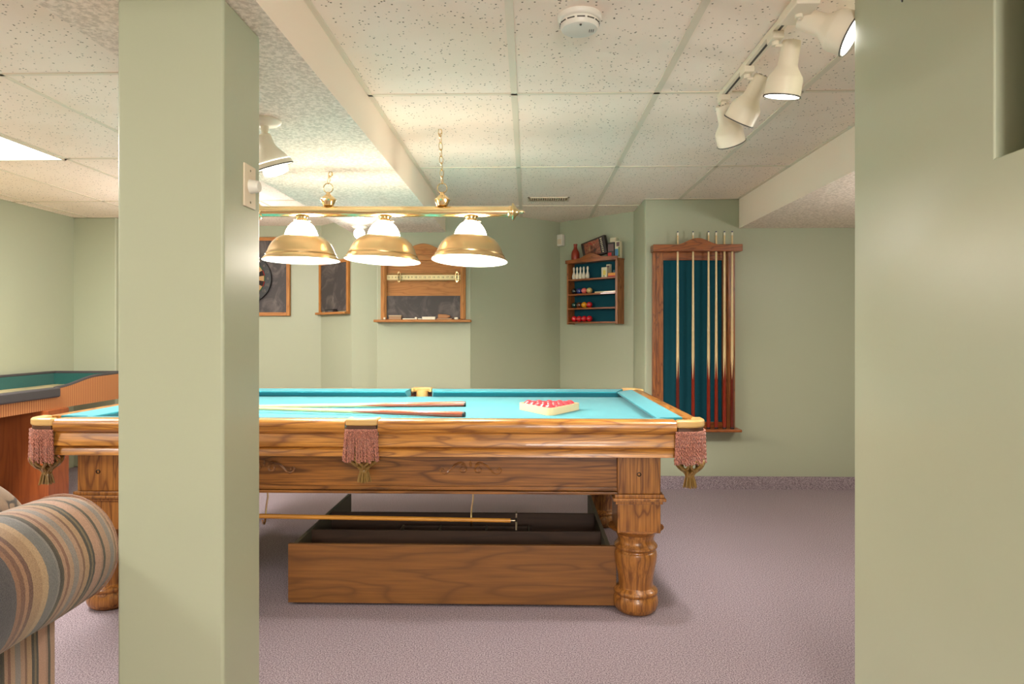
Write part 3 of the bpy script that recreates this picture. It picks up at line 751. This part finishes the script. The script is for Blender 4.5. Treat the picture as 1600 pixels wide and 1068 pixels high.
# air register in the ceiling
t = thing('ceiling_air_register', (.153, 4.95, CZ), 'small cream louvred air register in the ceiling near the back corner', 'vent')
b = MB(); b.box(.0, 4.88, CZ - .006, .305, 4.895, CZ); b.box(.0, 5.005, CZ - .006, .305, 5.02, CZ); b.box(.0, 4.88, CZ - .006, .012, 5.02, CZ); b.box(.293, 4.88, CZ - .006, .305, 5.02, CZ)
b.build('frame', M['ivory'], t)
b = MB()
for i in range(16): b.box(.022 + i * .0165, 4.895, CZ - .014, .026 + i * .0165, 5.005, CZ - .001)
b.build('louvres', M['ivory'], t); MB().box(.01, 4.89, CZ - .002, .295, 5.01, CZ - .0005).build('backing', mat('tan_duct', s2l(170, 150, 120), .7), t)

# dimmer switch on the post side
t = thing('dimmer_switch', (-.743, 1.745, 1.549), 'ivory wall plate with a round dimmer knob on the green post', 'dimmer switch')
MB().box(-.744, 1.709, 1.492, -.738, 1.781, 1.606).build('wall_plate', M['ivory'], t, bevel=.003)
MB().lathe([(.019, 0), (.018, .006), (.016, .020), (.014, .024), (.001, .025)], (-.738, 1.745, 1.549), 28, RY(PI / 2)).build('knob', M['white_plastic'], t, smooth=True)
b = MB()
for dz in (-.042, .042): b.lathe([(.0035, 0), (.002, .0015)], (-.738, 1.745, 1.549 + dz), 10, RY(PI / 2))
b.build('plate_screws', M['steel'], t, smooth=True)

# hook screwed in the near right wall
t = MB().lathe([(.006, 0), (.006, .003), (.003, .004), (.003, .016)], (.93, 1.62, 1.97), 12, RY(-PI / 2))
t.tube([(.914, 1.62, 1.97), (.910, 1.625, 1.972), (.908, 1.632, 1.97), (.912, 1.638, 1.968)], .0025, 6)
tag(t.build('screw_hook', M['darkmetal'], smooth=True, origin=(.93, 1.62, 1.97)), 'tiny metal screw hook high on the near right green wall', 'hook')

# ------------------------------------------------------------------ cue rack
RY0 = 4.976
rack = thing('cue_rack', (1.24, RY0, .44), 'tall oak wall cue rack with dark teal felt back', 'cue rack')
MB().box(.995, RY0 - .014, .47, 1.45, RY0 - .002, 1.78).build('felt_panel', M['felt'], rack)
for x0, x1, s in ((.925, 1.005, 1), (1.44, 1.535, -1)):
    b = MB(); b.box(x0, RY0 - .026, .455, x1, RY0 - .002, 1.79)
    w = x1 - x0
    for i in range(3): b.box(x0 + .004 + i * w / 3, RY0 - .034 + i * .003, .455, x0 + w / 3 * (i + 1) - .006, RY0 - .026, 1.79)
    b.build('stile', M['rack_z'], rack, bevel=.003)
MB().box(1.005, RY0 - .028, 1.70, 1.44, RY0 - .002, 1.79).build('top_rail', M['rack_x'], rack, bevel=.002)
MB().box(1.005, RY0 - .028, .455, 1.44, RY0 - .002, .50).build('bottom_rail', M['rack_x'], rack, bevel=.002)
CY_ = RY0 - .075
b = MB(); b.box(.915, RY0 - .11, 1.757, 1.565, RY0 - .002, 1.808)
b.build('top_bar', M['rack_x'], rack, bevel=.004)
pts = [(1.08, 1.806)] + [(1.08 + .16 * i / 10 * 1.0 + .0, 1.806 + .048 * (.5 - .5 * math.cos(PI * i / 10))) for i in range(1, 11)] + [(1.24 + .16 * i / 10, 1.806 + .048 * (.5 + .5 * math.cos(PI * i / 10))) for i in range(1, 11)]
MB().prism(pts, 0, .02, Matrix.Translation((0, RY0 - .09, 0)) @ XZ).build('crest', M['rack_x'], rack, bevel=.003)
MB().box(.915, RY0 - .12, .437, 1.558, RY0 - .002, .457).build('ledge', M['rack_x'], rack, bevel=.005)
names = ['cue standing in the oak wall rack, first from the left', 'cue in the wall rack with the brightest red butt, second from the left', 'cue in the wall rack, third from the left', 'cue in the wall rack, fourth from the left', 'cue in the wall rack standing at the edge of the felt, fifth from the left', 'dark-butted cue in the wall rack, last on the right over the frame']
proto = {}
for i, (x, mt) in enumerate(zip((1.101, 1.213, 1.326, 1.382, 1.442, 1.498), ('cue_dark', 'cue_red', 'cue_red', 'cue_red', 'cue_red', 'cue_dark'))):
    yy = 4.90
    if mt not in proto: o = cue('billiard_cue', mt, names[i], 'cues standing in the wall rack'); proto[mt] = o
    else: o = copy_tree(proto[mt]); o['label'] = names[i]
    o.location = (x, yy, .457); o.rotation_euler = (0, 0, .4 * i)
# clips holding each cue in the bar (cues pass through the bar in front of the board)

# ------------------------------------------------------------------ snooker scoreboard
SY = 5.38
sb = thing('scoreboard', (-.85, SY, 1.25), 'oak snooker scoreboard with brass sliders, number strip and chalkboard panel', 'scoreboard')
MB().box(-1.17, SY - .012, 1.27, -.53, SY - .001, 1.76).build('back_panel', M['score_x'], sb)
MB().box(-1.148, SY - .020, 1.275, -.548, SY - .012, 1.462).build('chalkboard', M['slate'], sb)
for x0, x1 in ((-1.195, -1.148), (-.548, -.505)):
    b = MB(); b.box(x0, SY - .032, 1.272, x1, SY - .001, 1.79); b.box(x0 + .012, SY - .038, 1.272, x1 - .012, SY - .032, 1.79); b.build('stile', M['score_z'], sb, bevel=.003)
pts = [(-1.20, 1.75), (-1.20, 1.80)] + [(-1.10 + .25 * i / 10, 1.80 + .085 * (.5 - .5 * math.cos(PI * i / 10))) for i in range(0, 11)] + [(-.85 + .25 * i / 10, 1.80 + .085 * (.5 + .5 * math.cos(PI * i / 10))) for i in range(1, 11)] + [(-.50, 1.80), (-.50, 1.75)]
MB().prism(pts, 0, .03, Matrix.Translation((0, SY - .002, 0)) @ XZ).build('crest', M['score_x'], sb, bevel=.004)
b = MB(); b.box(-1.01, SY - .040, 1.83, -.69, SY - .03, 1.838); b.box(-1.15, SY - .040, 1.795, -.55, SY - .03, 1.803); b.build('crest_moulding', M['score_x'], sb, bevel=.002)
MB().box(-1.148, SY - .020, 1.592, -.548, SY - .012, 1.632).build('number_strip', mat('cream_strip', s2l(246, 224, 168), .4), sb)
for z in (1.583, 1.643):
    b = MB(); b.rod((-1.148, SY - .026, z), (-.548, SY - .026, z), .0035, n=8); b.build('slider_rod', M['brass'], sb, smooth=True)
for x in (-1.045, -.575):
    b = MB(); b.box(x - .012, SY - .032, 1.578, x - .008, SY - .020, 1.648); b.box(x + .008, SY - .032, 1.578, x + .012, SY - .020, 1.648)
    b.rod((x, SY - .03, 1.65), (x, SY - .044, 1.65), .008, n=12); b.rod((x, SY - .03, 1.576), (x, SY - .044, 1.576), .008, n=12)
    b.build('slider', M['brass'], sb, smooth=True)
def text(s, size, name, m, parent, mtx, ext=.0006):
    cu = bpy.data.curves.new(name, 'FONT'); cu.body = s; cu.size = size; cu.extrude = ext; cu.align_x = 'CENTER'; cu.align_y = 'CENTER'
    tmp = bpy.data.objects.new(name, cu); COL.objects.link(tmp)
    dg = bpy.context.evaluated_depsgraph_get(); me = bpy.data.meshes.new_from_object(tmp.evaluated_get(dg))
    bpy.data.objects.remove(tmp); me.materials.clear(); me.materials.append(m)
    inv = Matrix() if parent is None else Matrix.Translation(-parent.location)
    me.transform(mtx); o = bpy.data.objects.new(name, me); COL.objects.link(o)
    if parent is not None: o.parent = parent
    return o
ink = mat('dark_print', s2l(92, 70, 44), .6)
txt = '   '.join(str(i) for i in range(1, 21))
text(txt, .020, 'numbers', ink, sb, Matrix.Translation(Vector((-.848, SY - .0208, 1.612)) - sb.location) @ XZ)
MB().box(-1.243, SY - .085, 1.247, -.458, SY - .001, 1.268).build('ledge', M['score_x'], sb, bevel=.005)
# things on the ledge
LZ = 1.268
def ledgebox(name, x0, x1, h, d, m, label, cat, bev=.003, y0=SY - .072, group=None):
    o = MB().box(x0, y0, LZ, x1, y0 + d, LZ + h).build(name, M[m], bevel=bev, origin=((x0 + x1) / 2, y0 + d / 2, LZ)); return tag(o, label, cat, group)
ledgebox('chalk_piece', -1.165, -1.148, .018, .018, 'chalk', 'small white chalk lump at the left end of the scoreboard ledge', 'chalk', .005, group='chalk on the scoreboard ledge')
t = thing('board_eraser', (-1.07, SY - .05, LZ), 'tan felt board eraser on the scoreboard ledge, left of the chalk sticks', 'board eraser')
MB().box(-1.12, SY - .075, LZ, -1.02, SY - .03, LZ + .022).build('felt_pad', M['pink_eraser'], t, bevel=.004)
MB().box(-1.122, SY - .077, LZ + .022, -1.018, SY - .028, LZ + .036).build('grip', mat('eraser_grip', s2l(186, 158, 128), .6), t, bevel=.004)
def chalk(x0, x1, r, label):
    b = MB(); b.rod((x0, SY - .06, LZ + r), (x1, SY - .06, LZ + r), r, r * .85, 14)
    tag(b.build('chalk_stick', M['chalk'], smooth=True, origin=((x0 + x1) / 2, SY - .06, LZ)), label, 'chalk', 'chalk on the scoreboard ledge')
chalk(-1.01, -.915, .0055, 'long thin white chalk stick on the ledge just right of the tan eraser')
ledgebox('chalk_piece', -.912, -.893, .020, .018, 'chalk', 'stubby white chalk piece in the middle of the scoreboard ledge', 'chalk', .005, group='chalk on the scoreboard ledge')
chalk(-.885, -.858, .0055, 'short chalk stub just right of the middle of the ledge')
ledgebox('chalk_box', -.852, -.745, .023, .03, 'chalk', 'flat white oblong block lying on the scoreboard ledge, right of centre', 'chalk block', .002)
t = thing('board_duster', (-.675, SY - .05, LZ), 'wooden backed duster at the right of the scoreboard ledge', 'duster')
MB().box(-.735, SY - .075, LZ, -.612, SY - .03, LZ + .012).build('felt_pad', M['pink_eraser'], t, bevel=.002)
MB().prism([(-.725, LZ + .012), (-.655, LZ + .012), (-.625, LZ + .022), (-.628, LZ + .032), (-.66, LZ + .042), (-.722, LZ + .045)], 0, .04, Matrix.Translation((0, SY - .032, 0)) @ XZ).build('grip', mat('duster_wood', s2l(168, 110, 62), .5), t, bevel=.003)
ledgebox('chalk_piece', -.592, -.562, .019, .018, 'chalk', 'white chalk lump at the right end of the scoreboard ledge', 'chalk', .005, group='chalk on the scoreboard ledge')

# ------------------------------------------------------------------ small chalkboard on the angled wall
ang = math.atan2(5.75 - 6.13, -1.539 + 1.93)
t = thing('small_chalkboard', (-1.93, 6.13, 1.34), 'small oak framed chalkboard between the dartboard and the scoreboard', 'chalkboard', rz=ang)
def loc_box(name, m, par, x0, y0, z0, x1, y1, z1, bev=.002): return MB().box(x0, y0, z0, x1, y1, z1).build(name, M[m], par, bevel=bev, local=True)
loc_box('slate_panel', 'slate', t, .025, -.014, .02, .51, -.003, .455)
loc_box('frame_side', 'score_z', t, .0, -.024, .0, .03, -.003, .475); loc_box('frame_side', 'score_z', t, .49, -.024, .0, .525, -.003, .475)
loc_box('frame_rail', 'score_x', t, .03, -.024, .445, .49, -.003, .475); loc_box('tray', 'score_x', t, .0, -.06, -.012, .525, -.003, .008)
# the eraser resting on its tray
c, s = math.cos(ang), math.sin(ang)
t2 = thing('whiteboard_eraser', (-1.93, 6.13, 1.348), 'black eraser on the tray of the small chalkboard', 'eraser', rz=ang)
loc_box('felt_pad', 'slate', t2, .18, -.057, .0, .32, -.018, .014); loc_box('grip', 'black', t2, .175, -.059, .014, .325, -.016, .026, .004)

# ------------------------------------------------------------------ dartboard in its backboard
t = thing('dart_backboard', (-2.6, 6.13, 1.32), 'charcoal dartboard surround in a thin oak frame, partly behind the green post', 'backboard')
MB().box(-2.98, 6.112, 1.34, -2.235, 6.128, 2.03).build('panel', M['slate'], t)
for x in (-3.0, -2.245): MB().box(x, 6.098, 1.32, x + .032, 6.129, 2.05).build('frame_side', M['score_z'], t, bevel=.002)
for z in (1.32, 2.018): MB().box(-2.968, 6.098, z, -2.245, 6.129, z + .032).build('frame_rail', M['score_x'], t, bevel=.002)
dx, dz = -2.605, 1.665
t = thing('dartboard', (dx, 6.11, dz), 'round dartboard with black number ring hanging on the charcoal surround', 'dartboard')
b = MB(); b.lathe([(.225, 0), (.225, .03), (.17, .0305)], (dx, 6.11, dz), 60, RX(PI / 2)); b.build('number_ring', M['black'], t, smooth=True)
def sector(b, r0, r1, a0, a1, y):
    pts = []
    for i in range(5): a = a0 + (a1 - a0) * i / 4; pts.append((dx + r1 * math.sin(a), dz + r1 * math.cos(a)))
    for i in range(5): a = a1 + (a0 - a1) * i / 4; pts.append((dx + r0 * math.sin(a), dz + r0 * math.cos(a)))
    b.prism(pts, 0, .004, Matrix.Translation((0, y, 0)) @ XZ)
for nm, par, cc in (('dark_segments', 0, (40, 30, 26)), ('light_segments', 1, (176, 140, 96))):
    b = MB()
    for i in range(20):
        if i % 2 == par: sector(b, .018, .17, (i - .5) * PI / 10, (i + .5) * PI / 10, 6.082)
    b.build(nm, mat('sisal_' + nm, s2l(*cc), .9), t)
for nm, par, cc in (('red_scoring_bands', 0, (130, 34, 30)), ('green_scoring_bands', 1, (34, 84, 52))):
    b = MB()
    for i in range(20):
        if i % 2 == par: sector(b, .100, .108, (i - .5) * PI / 10, (i + .5) * PI / 10, 6.080); sector(b, .162, .170, (i - .5) * PI / 10, (i + .5) * PI / 10, 6.080)
    b.build(nm, mat('sisal_' + nm, s2l(*cc), .9), t)
MB().lathe([(.016, 0), (.016, .006), (.006, .007)], (dx, 6.082, dz), 20, RX(PI / 2)).build('bullseye', M['red_ball'], t)
order = [20, 1, 18, 4, 13, 6, 10, 15, 2, 17, 3, 19, 7, 16, 8, 11, 14, 9, 12, 5]
for i, nmb in enumerate(order):
    a = i * PI / 10
    text(str(nmb), .036, 'ring_number', mat('dull_wire', s2l(110, 100, 88), .6), t, Matrix.Translation(Vector((dx + .197 * math.sin(a), 6.0785, dz + .197 * math.cos(a))) - t.location) @ XZ)

# ------------------------------------------------------------------ corner shelf (local frame: x along wall, -y into the room)
SH0 = Vector((.29, 6.0, 0)); SHA = math.atan2(5.476 - 6.0, .868 - .29)
sh = thing('wall_shelf', (SH0.x, SH0.y, 1.24), 'small oak ball shelf with scalloped top hung in the corner', 'shelf', rz=SHA)
def lb(name, m, x0, y0, z0, x1, y1, z1, bev=.002, par=None): return MB().box(x0, y0, z0 - 1.24, x1, y1, z1 - 1.24).build(name, M[m], par or sh, bevel=bev, local=True)
SX0, SX1, D = .158, .690, .10
lb('felt_back', 'felt', SX0 + .01, -.008, 1.25, SX1 - .01, -.001, 1.77)
lb('side_panel', 'rack_z', SX0, -D, 1.235, SX0 + .014, -.001, 1.775); lb('side_panel', 'rack_z', SX1 - .022, -D, 1.235, SX1, -.001, 1.775)
for z in (1.250, 1.370, 1.492, 1.620): lb('shelf_board', 'rack_x', SX0 + .014, -D, z - .007, SX1 - .022, -.008, z + .007)
lb('top_board', 'rack_x', SX0 - .008, -D - .006, 1.765, SX1 + .004, -.001, 1.780)
pts = [(SX0 - .008, 1.765), (SX0 - .008, 1.795), (.24, 1.797)] + [(.28 + .145 * i / 8, 1.800 + .038 * (.5 - .5 * math.cos(PI * i / 8))) for i in range(9)] + [(.425 + .145 * i / 8, 1.800 + .038 * (.5 + .5 * math.cos(PI * i / 8))) for i in range(1, 9)] + [(.64, 1.797), (SX1 + .004, 1.795), (SX1 + .004, 1.765)]
MB().prism([(x, z - 1.24) for x, z in pts], 0, .012, Matrix.Translation((0, -D, 0)) @ XZ).build('crest', M['rack_x'], sh, bevel=.002, local=True)
def W_(x, y, z=0):
    c, s = math.cos(SHA), math.sin(SHA); return (SH0.x + x * c - y * s, SH0.y + x * s + y * c, z)
# bowling pins
pin = MB().lathe([(.010, 0), (.0135, .004), (.0165, .020), (.016, .034), (.0105, .054), (.0068, .066), (.0072, .074), (.0098, .088), (.0092, .100), (.005, .108), (.0005, .110)], (0, 0, 0), 20).build('toy_bowling_pin', M['chalk'], smooth=True)
for i in range(5):
    o = pin if i == 0 else pin.copy()
    if i: COL.objects.link(o)
    o.location = W_(.20 + i * .036 + (.006 if i == 4 else 0), -.052, 1.627)
    tag(o, 'small cream bowling pin on the top shelf, %s from the left' % ['first', 'second', 'third', 'fourth', 'fifth'][i], 'bowling pin', 'bowling pins on the corner shelf')
# balls on the shelves
def shelf_balls(z, mats, labels, xs, r=.0265):
    for mt, lab, x in zip(mats, labels, xs):
        o = MB().sphere((0, 0, 0), r, 24, 14).build('billiard_ball', M[mt], smooth=True); o.location = W_(x, -.05, z + .007 + r)
        tag(o, lab, 'ball', 'balls on the corner shelf')
XS = (.203, .258, .312, .368)
shelf_balls(1.492, ('b_black', 'b_blue', 'b_pink', 'b_cream'), ('black ball on the second shelf', 'dark blue ball on the second shelf', 'pink ball on the second shelf', 'cream ball on the second shelf'), XS)
shelf_balls(1.370, ('b_green', 'b_brown', 'b_yellow', 'red_ball'), ('dark green ball on the third shelf', 'brown ball on the third shelf', 'yellow ball on the third shelf', 'red ball on the third shelf beside the yellow one'), XS)
shelf_balls(1.250, ('red_ball',) * 4, tuple('red ball on the lowest shelf of the corner unit, %s from the left' % q for q in ('first', 'second', 'third', 'fourth')), XS)
# pale wooden strip on second shelf
t = MB(); t.box(.44, -.075, 0, .665, -.04, .012); t.box(.44, -.04, 0, .665, -.02, .010)
o = t.build('wooden_ruler', M['maple'], bevel=.002, local=True); o.location = (SH0.x, SH0.y, 1.500); o.rotation_euler = (0, 0, SHA); tag(o, 'pale wooden slat lying at the right of the second shelf', 'slat')
# card boxes on the top shelf
def box_on(name, x0, x1, y0, y1, z, h, m, label, cat, tilt=0, rz=0, extra=None, bev=.0015):
    w, d = x1 - x0, y1 - y0
    t = thing(name, W_((x0 + x1) / 2, (y0 + y1) / 2, z), label, cat, rz=SHA + rz)
    MB().box(-w / 2, -d / 2, 0, w / 2, d / 2, h).build('carton', m, t, bevel=bev, local=True)
    for q in (extra or []):
        nm, a, bb, c_, d_, mm = q
        MB().box(a, -d / 2 - .0008, bb, c_, -d / 2 - .0001, d_).build(nm, mm, t, local=True)
    return t
cr = mat('cream_card', s2l(216, 206, 176), .6); og = mat('orange_card', s2l(226, 150, 60), .5); rd = mat('red_card', s2l(190, 34, 40), .5); bl = mat('blue_card', s2l(70, 128, 170), .5)
dk = mat('dark_printed_card', s2l(44, 34, 34), .4); yl = mat('yellow_label', s2l(220, 196, 90), .5); gr = mat('green_label', s2l(110, 130, 60), .5); mauve = mat('mauve_print', s2l(110, 84, 84), .5)
box_on('chalk_carton', .515, .572, -.08, -.04, 1.627, .085, cr, 'cream carton standing on the top shelf', 'carton', extra=[('carton_label', -.012, .02, .016, .06, yl), ('green_mark', -.008, .006, .004, .018, gr)])
box_on('small_carton', .535, .572, -.038, -.012, 1.627, .112, cr, 'taller grey carton behind the cream one on the top shelf', 'carton', extra=[('dark_print', -.014, .08, .014, .10, mauve)])
box_on('orange_chalk_box', .585, .660, -.085, -.04, 1.627, .034, og, 'orange box on the top shelf, at the right end', 'box', extra=[('red_band', -.037, 0, .037, .010, rd)])
o = MB().box(-.011, -.011, 0, .011, .011, .022).build('cue_chalk_cube', mat('blue_chalk', s2l(96, 126, 140), .8), bevel=.002, local=True); o.location = W_(.632, -.06, 1.661); tag(o, 'grey blue chalk cube on top of the orange box', 'chalk')
# things standing on top of the unit
TZ = 1.780
red = thing('stoneware_bottle', W_(.215, -.05, TZ), 'slim terracotta red bottle on top of the corner shelf', 'bottle')
clay = mat('terracotta_glaze', s2l(150, 52, 34), .3)
MB().lathe([(.030, 0), (.036, .006), (.037, .05), (.036, .075), (.030, .095), (.019, .112), (.015, .125), (.0145, .145), (.017, .150), (.017, .158), (.012, .160), (.010, .150)], (0, 0, 0), 30, cap=False).build('body', clay, red, smooth=True, local=True)
MB().lathe([(.001, .002), (.030, 0)], (0, 0, 0), 30, cap=False).build('base', clay, red, local=True)
# big leaning game box
game = thing('board_game_box', W_(.44, -.045, TZ), 'large dark board game box with a red picture, leaning on top of the corner shelf', 'board game', rz=SHA)
GT = RY(math.radians(-13)) ; gm = Matrix.Translation((0, 0, .029)) @ GT
art = mat('game_cover', s2l(88, 50, 40), .4); k = N(art); v = k.coord()
f = k.noise(v, 14, 3, .6, 1.0); f2 = k.noise(v, 30, 3, .7, 2.0)
cA = k.ramp(f, [(.3, s2l(36, 28, 26)), (.46, s2l(120, 60, 44)), (.55, s2l(150, 96, 70)), (.64, s2l(170, 36, 34)), (.75, s2l(60, 84, 60))])
k.color(k.mix(k.ramp(f2, [(.6, (0, 0, 0)), (.66, (1, 1, 1))]), cA, s2l(190, 160, 110)))
b = MB(); b.box(-.125, -.018, 0, .125, .018, .155, gm); b.build('box', dk, game, bevel=.002, local=True)
b = MB(); b.box(-.095, -.0195, .012, .065, -.0182, .143, gm); b.build('cover_picture', art, game, local=True)
# lettering strip down the right of the lid: illegible capitals
b = MB()
for i in range(8):
    z0 = .014 + i * .0165; ww = .016 if i % 3 else .010
    b.box(.088 - ww / 2, -.0196, z0, .088 - ww / 2 + .005, -.0182, z0 + .011, gm); b.box(.088 + ww / 2 - .005, -.0196, z0, .088 + ww / 2, -.0182, z0 + .011, gm)
    if i % 2: b.box(.088 - ww / 2, -.0196, z0 + .004, .088 + ww / 2, -.0182, z0 + .007, gm)
b.build('cover_lettering', cr, game, local=True)
# books / cartons right of it
box_on('cream_game_book', .575, .632, -.040, -.012, TZ, .178, cr, 'cream edged book standing behind the dark book on the corner shelf', 'book')
t = box_on('dark_paperback', .575, .642, -.075, -.045, TZ, .135, dk, 'dark book with a red block at its foot, right of the game box', 'book',
           extra=[('red_block', -.030, .004, .006, .050, rd), ('cover_print', -.028, .062, .026, .12, mauve)])
t = box_on('blue_white_carton', .652, .700, -.08, -.045, TZ, .140, cr, 'white and blue carton at the right end of the corner shelf top', 'carton',
           extra=[('blue_block', -.022, .004, .008, .075, bl), ('dark_print', .010, .01, .023, .09, gr), ('picture_print', -.010, .095, .020, .130, mauve)])
# motion sensor in the corner
t = thing('motion_sensor', W_(.028, -.0, 1.992), 'small white motion sensor in the back corner of the room', 'sensor', rz=SHA)
MB().box(-.03, -.045, -.052, .03, -.002, .052).build('housing', M['white_plastic'], t, bevel=.006, local=True)
MB().box(-.022, -.0475, -.036, .022, -.045, .01).build('lens_window', M['ivory'], t, bevel=.001, local=True)

# ------------------------------------------------------------------ shuffleboard-style game table on the left
GX0, GX1, GY0, GY1 = -3.90, -3.275, 2.2, 5.35
gt = thing('rebound_game_table', (-3.59, 4.0, 0), 'long ribbed wood game table with dark padded rim, by the left wall', 'game table')
# side panel outline in (y, z): low near part, rising in an S toward the far end
def side_outline(zb=.635):
    top = [(GY0, .715), (4.52, .715), (4.52, .775)] + [(4.54 + .44 * i / 10, .775 + .055 * (.5 - .5 * math.cos(PI * i / 10))) for i in range(11)] + [(GY1, .836)]
    return [(GY0, zb)] + top + [(GY1, zb)]
YZ = Matrix(((0, 0, 1, 0), (1, 0, 0, 0), (0, 1, 0, 0), (0, 0, 0, 1)))     # (a,b,c) -> (c,a,b)
MB().prism(side_outline(), GX1 - .02, GX1, YZ).build('side_panel', M['ribbed'], gt)
MB().prism([(GY0, .635), (GY0, .83), (GY1, .83), (GY1, .635)], GX0, GX0 + .02, YZ).build('side_panel', M['ribbed'], gt)
MB().box(GX0, GY1 - .02, .635, GX1, GY1, .83).build('end_panel', M['ribbed'], gt)
MB().box(GX0 + .02, GY0, .635, GX1 - .02, GY1 - .02, .655).build('bottom_board', M['darkply'], gt)
MB().box(GX0 + .03, GY0, .70, GX1 - .03, GY1 - .03, .742).build('playing_surface', M['playfield'], gt)
b = MB(); b.box(GX0 + .02, GY0, .742, GX0 + .028, GY1 - .02, .832); b.box(GX0 + .02, GY1 - .03, .742, GX1 - .02, GY1 - .02, .832); b.box(GX1 - .028, 4.60, .742, GX1 - .02, GY1 - .02, .775)
b.build('felt_lining', M['greenfelt'], gt)
b = MB(); b.box(GX1 - .05, GY0, .715, GX1 + .022, 4.54, .783); b.build('padded_armrest', M['rubber'], gt, bevel=.012, seg=3)
b = MB(); pts = [(GX1 - .012, 4.52, .775)] + [(GX1 - .012, 4.54 + .44 * i / 10, .778 + .057 * (.5 - .5 * math.cos(PI * i / 10))) for i in range(11)] + [(GX1 - .012, GY1 - .01, .838), (GX0 + .012, GY1 - .01, .838), (GX0 + .012, GY0, .836)]
b.tube(pts, .013, 8); b.build('rim_trim', M['rubber'], gt, smooth=True)
MB().prism([(-3.88, 4.40), (-3.30, 4.385), (-3.242, 4.40), (-3.25, 4.615), (-3.30, 4.625), (-3.88, 4.625)], 0, .635).build('pedestal', M['veneer'], gt, bevel=.004)
MB().prism([(-3.88, 2.5), (-3.242, 2.5), (-3.25, 2.72), (-3.88, 2.72)], 0, .635).build('pedestal', M['veneer'], gt, bevel=.004)

# ------------------------------------------------------------------ striped sofa, arm toward the camera's left
sofa = thing('striped_sofa', (-1.8, 1.3, 0), 'striped tan and charcoal chenille sofa with a fat rolled arm beside the green post', 'sofa')
AX, AZ, AR = -1.208, .598, .145
b = MB()
prof = []
SYa, SYb = .78, 1.70
ring = 40; stations = [(SYa, .92), (SYa + .02, .98), (SYa + .05, 1.0)] + [(SYa + .05 + i * (SYb - SYa - .10) / 10, 1.0 + .006 * math.sin(i * 2.2)) for i in range(1, 11)] + [(SYb - .025, .985), (SYb - .008, .955), (SYb, .90)]
rr = []
for y, kk in stations:
    vs = []
    for j in range(ring):
        a = 2 * PI * j / ring; r = AR * kk * (1 + .012 * math.sin(5 * a + y * 9))
        vs.append(b.bm.verts.new((AX + r * 1.02 * math.cos(a), y, AZ + r * math.sin(a))))
    rr.append(vs)
for A_, B_ in zip(rr, rr[1:]):
    for j in range(ring): b.bm.faces.new((A_[j], A_[(j + 1) % ring], B_[(j + 1) % ring], B_[j]))
b.bm.faces.new(rr[0]); b.bm.faces.new(rr[-1][::-1])
arm = b.build('rolled_arm', M['stripe'], sofa, smooth=True)
b = MB(); b.tube([(AX + AR * .975 * math.cos(a * PI / 18), SYb - .006, AZ + AR * .965 * math.sin(a * PI / 18)) for a in range(36)], .005, 6, True)
b.build('piping', M['stripe'], arm, smooth=True)
MB().box(-1.36, SYa + .04, .06, -1.20, SYb - .04, .52).build('arm_panel', M['stripe'], sofa, bevel=.012, seg=3)
b = MB()
for x in (-1.35, -2.75):
    for y in (.86, 1.60): b.lathe([(.022, 0), (.03, .06)], (x + .05, y, 0), 14)
b.build('feet', M['black'], sofa, smooth=True)
MB().box(-2.85, SYa + .04, .06, -1.36, SYb - .05, .30).build('base', M['stripe'], sofa, bevel=.02, seg=3)
for i in range(2): MB().box(-2.70 + i * .67, SYa + .2, .30, -2.04 + i * .67, SYb - .03, .44).build('seat_cushion', M['stripe'], sofa, bevel=.03, seg=4)
MB().box(-2.80, SYa, .25, -1.36, SYa + .22, .74).build('backrest', M['stripe'], sofa, bevel=.05, seg=4)
MB().lathe([(.14, 0), (.145, .03), (.145, SYb - SYa - .03), (.13, SYb - SYa)], (-2.90, SYa, AZ), 36, RX(-PI / 2)).build('rolled_arm', M['stripe'], sofa, smooth=True)
MB().box(-2.95, SYa + .04, .06, -2.80, SYb - .04, .52).build('arm_panel', M['stripe'], sofa, bevel=.012, seg=3)
# throw pillow resting on the inner side of the arm
pil = thing('throw_pillow', (-1.33, 1.50, .74), 'tan and black patterned throw pillow lying on the rolled sofa arm', 'pillow')
plm = mat('pillow_fabric', s2l(150, 126, 104), .9, sheen=.3); k = N(plm); v = k.coord()
pw = k.noise(v, 9, 1, .5, 1.5); nz = k.noise(v, 380, 2)
k.color(k.mix(k.math('MULTIPLY', nz, .4), k.ramp(pw, [(.40, s2l(168, 142, 118)), (.47, s2l(150, 128, 110)), (.50, s2l(40, 34, 32)), (.56, s2l(44, 38, 36)), (.585, s2l(176, 148, 120))]), s2l(90, 70, 54))); k.bump(nz, .4, .003)
b = MB(); nn = 14
gridv = {}
for sgn in (1, -1):
    for i in range(nn + 1):
        for j in range(nn + 1):
            u, w = i / nn * 2 - 1, j / nn * 2 - 1
            if sgn < 0 and (i in (0, nn) or j in (0, nn)): gridv[(sgn, i, j)] = gridv[(1, i, j)]; continue
            th = .075 * ((1 - u ** 4) * (1 - w ** 4)) ** .5 * (1 - .12 * math.cos(3 * u) * math.cos(3 * w))
            pinch = 1 - .07 * (1 - abs(u)) * abs(w) ** 2 - .0
            gridv[(sgn, i, j)] = b.bm.verts.new((u * .20 * (1 - .08 * (1 - w * w) * 0), w * .20 * pinch, sgn * th))
    for i in range(nn):
        for j in range(nn): b.bm.faces.new((gridv[(sgn, i, j)], gridv[(sgn, i + 1, j)], gridv[(sgn, i + 1, j + 1)], gridv[(sgn, i, j + 1)]))
bmesh.ops.transform(b.bm, matrix=Matrix.Translation((-.13, 0, .02)) @ RY(math.radians(28)) @ RZ(math.radians(12)), verts=b.bm.verts)
b.build('cushion', plm, pil, smooth=True, local=True, sub=1)
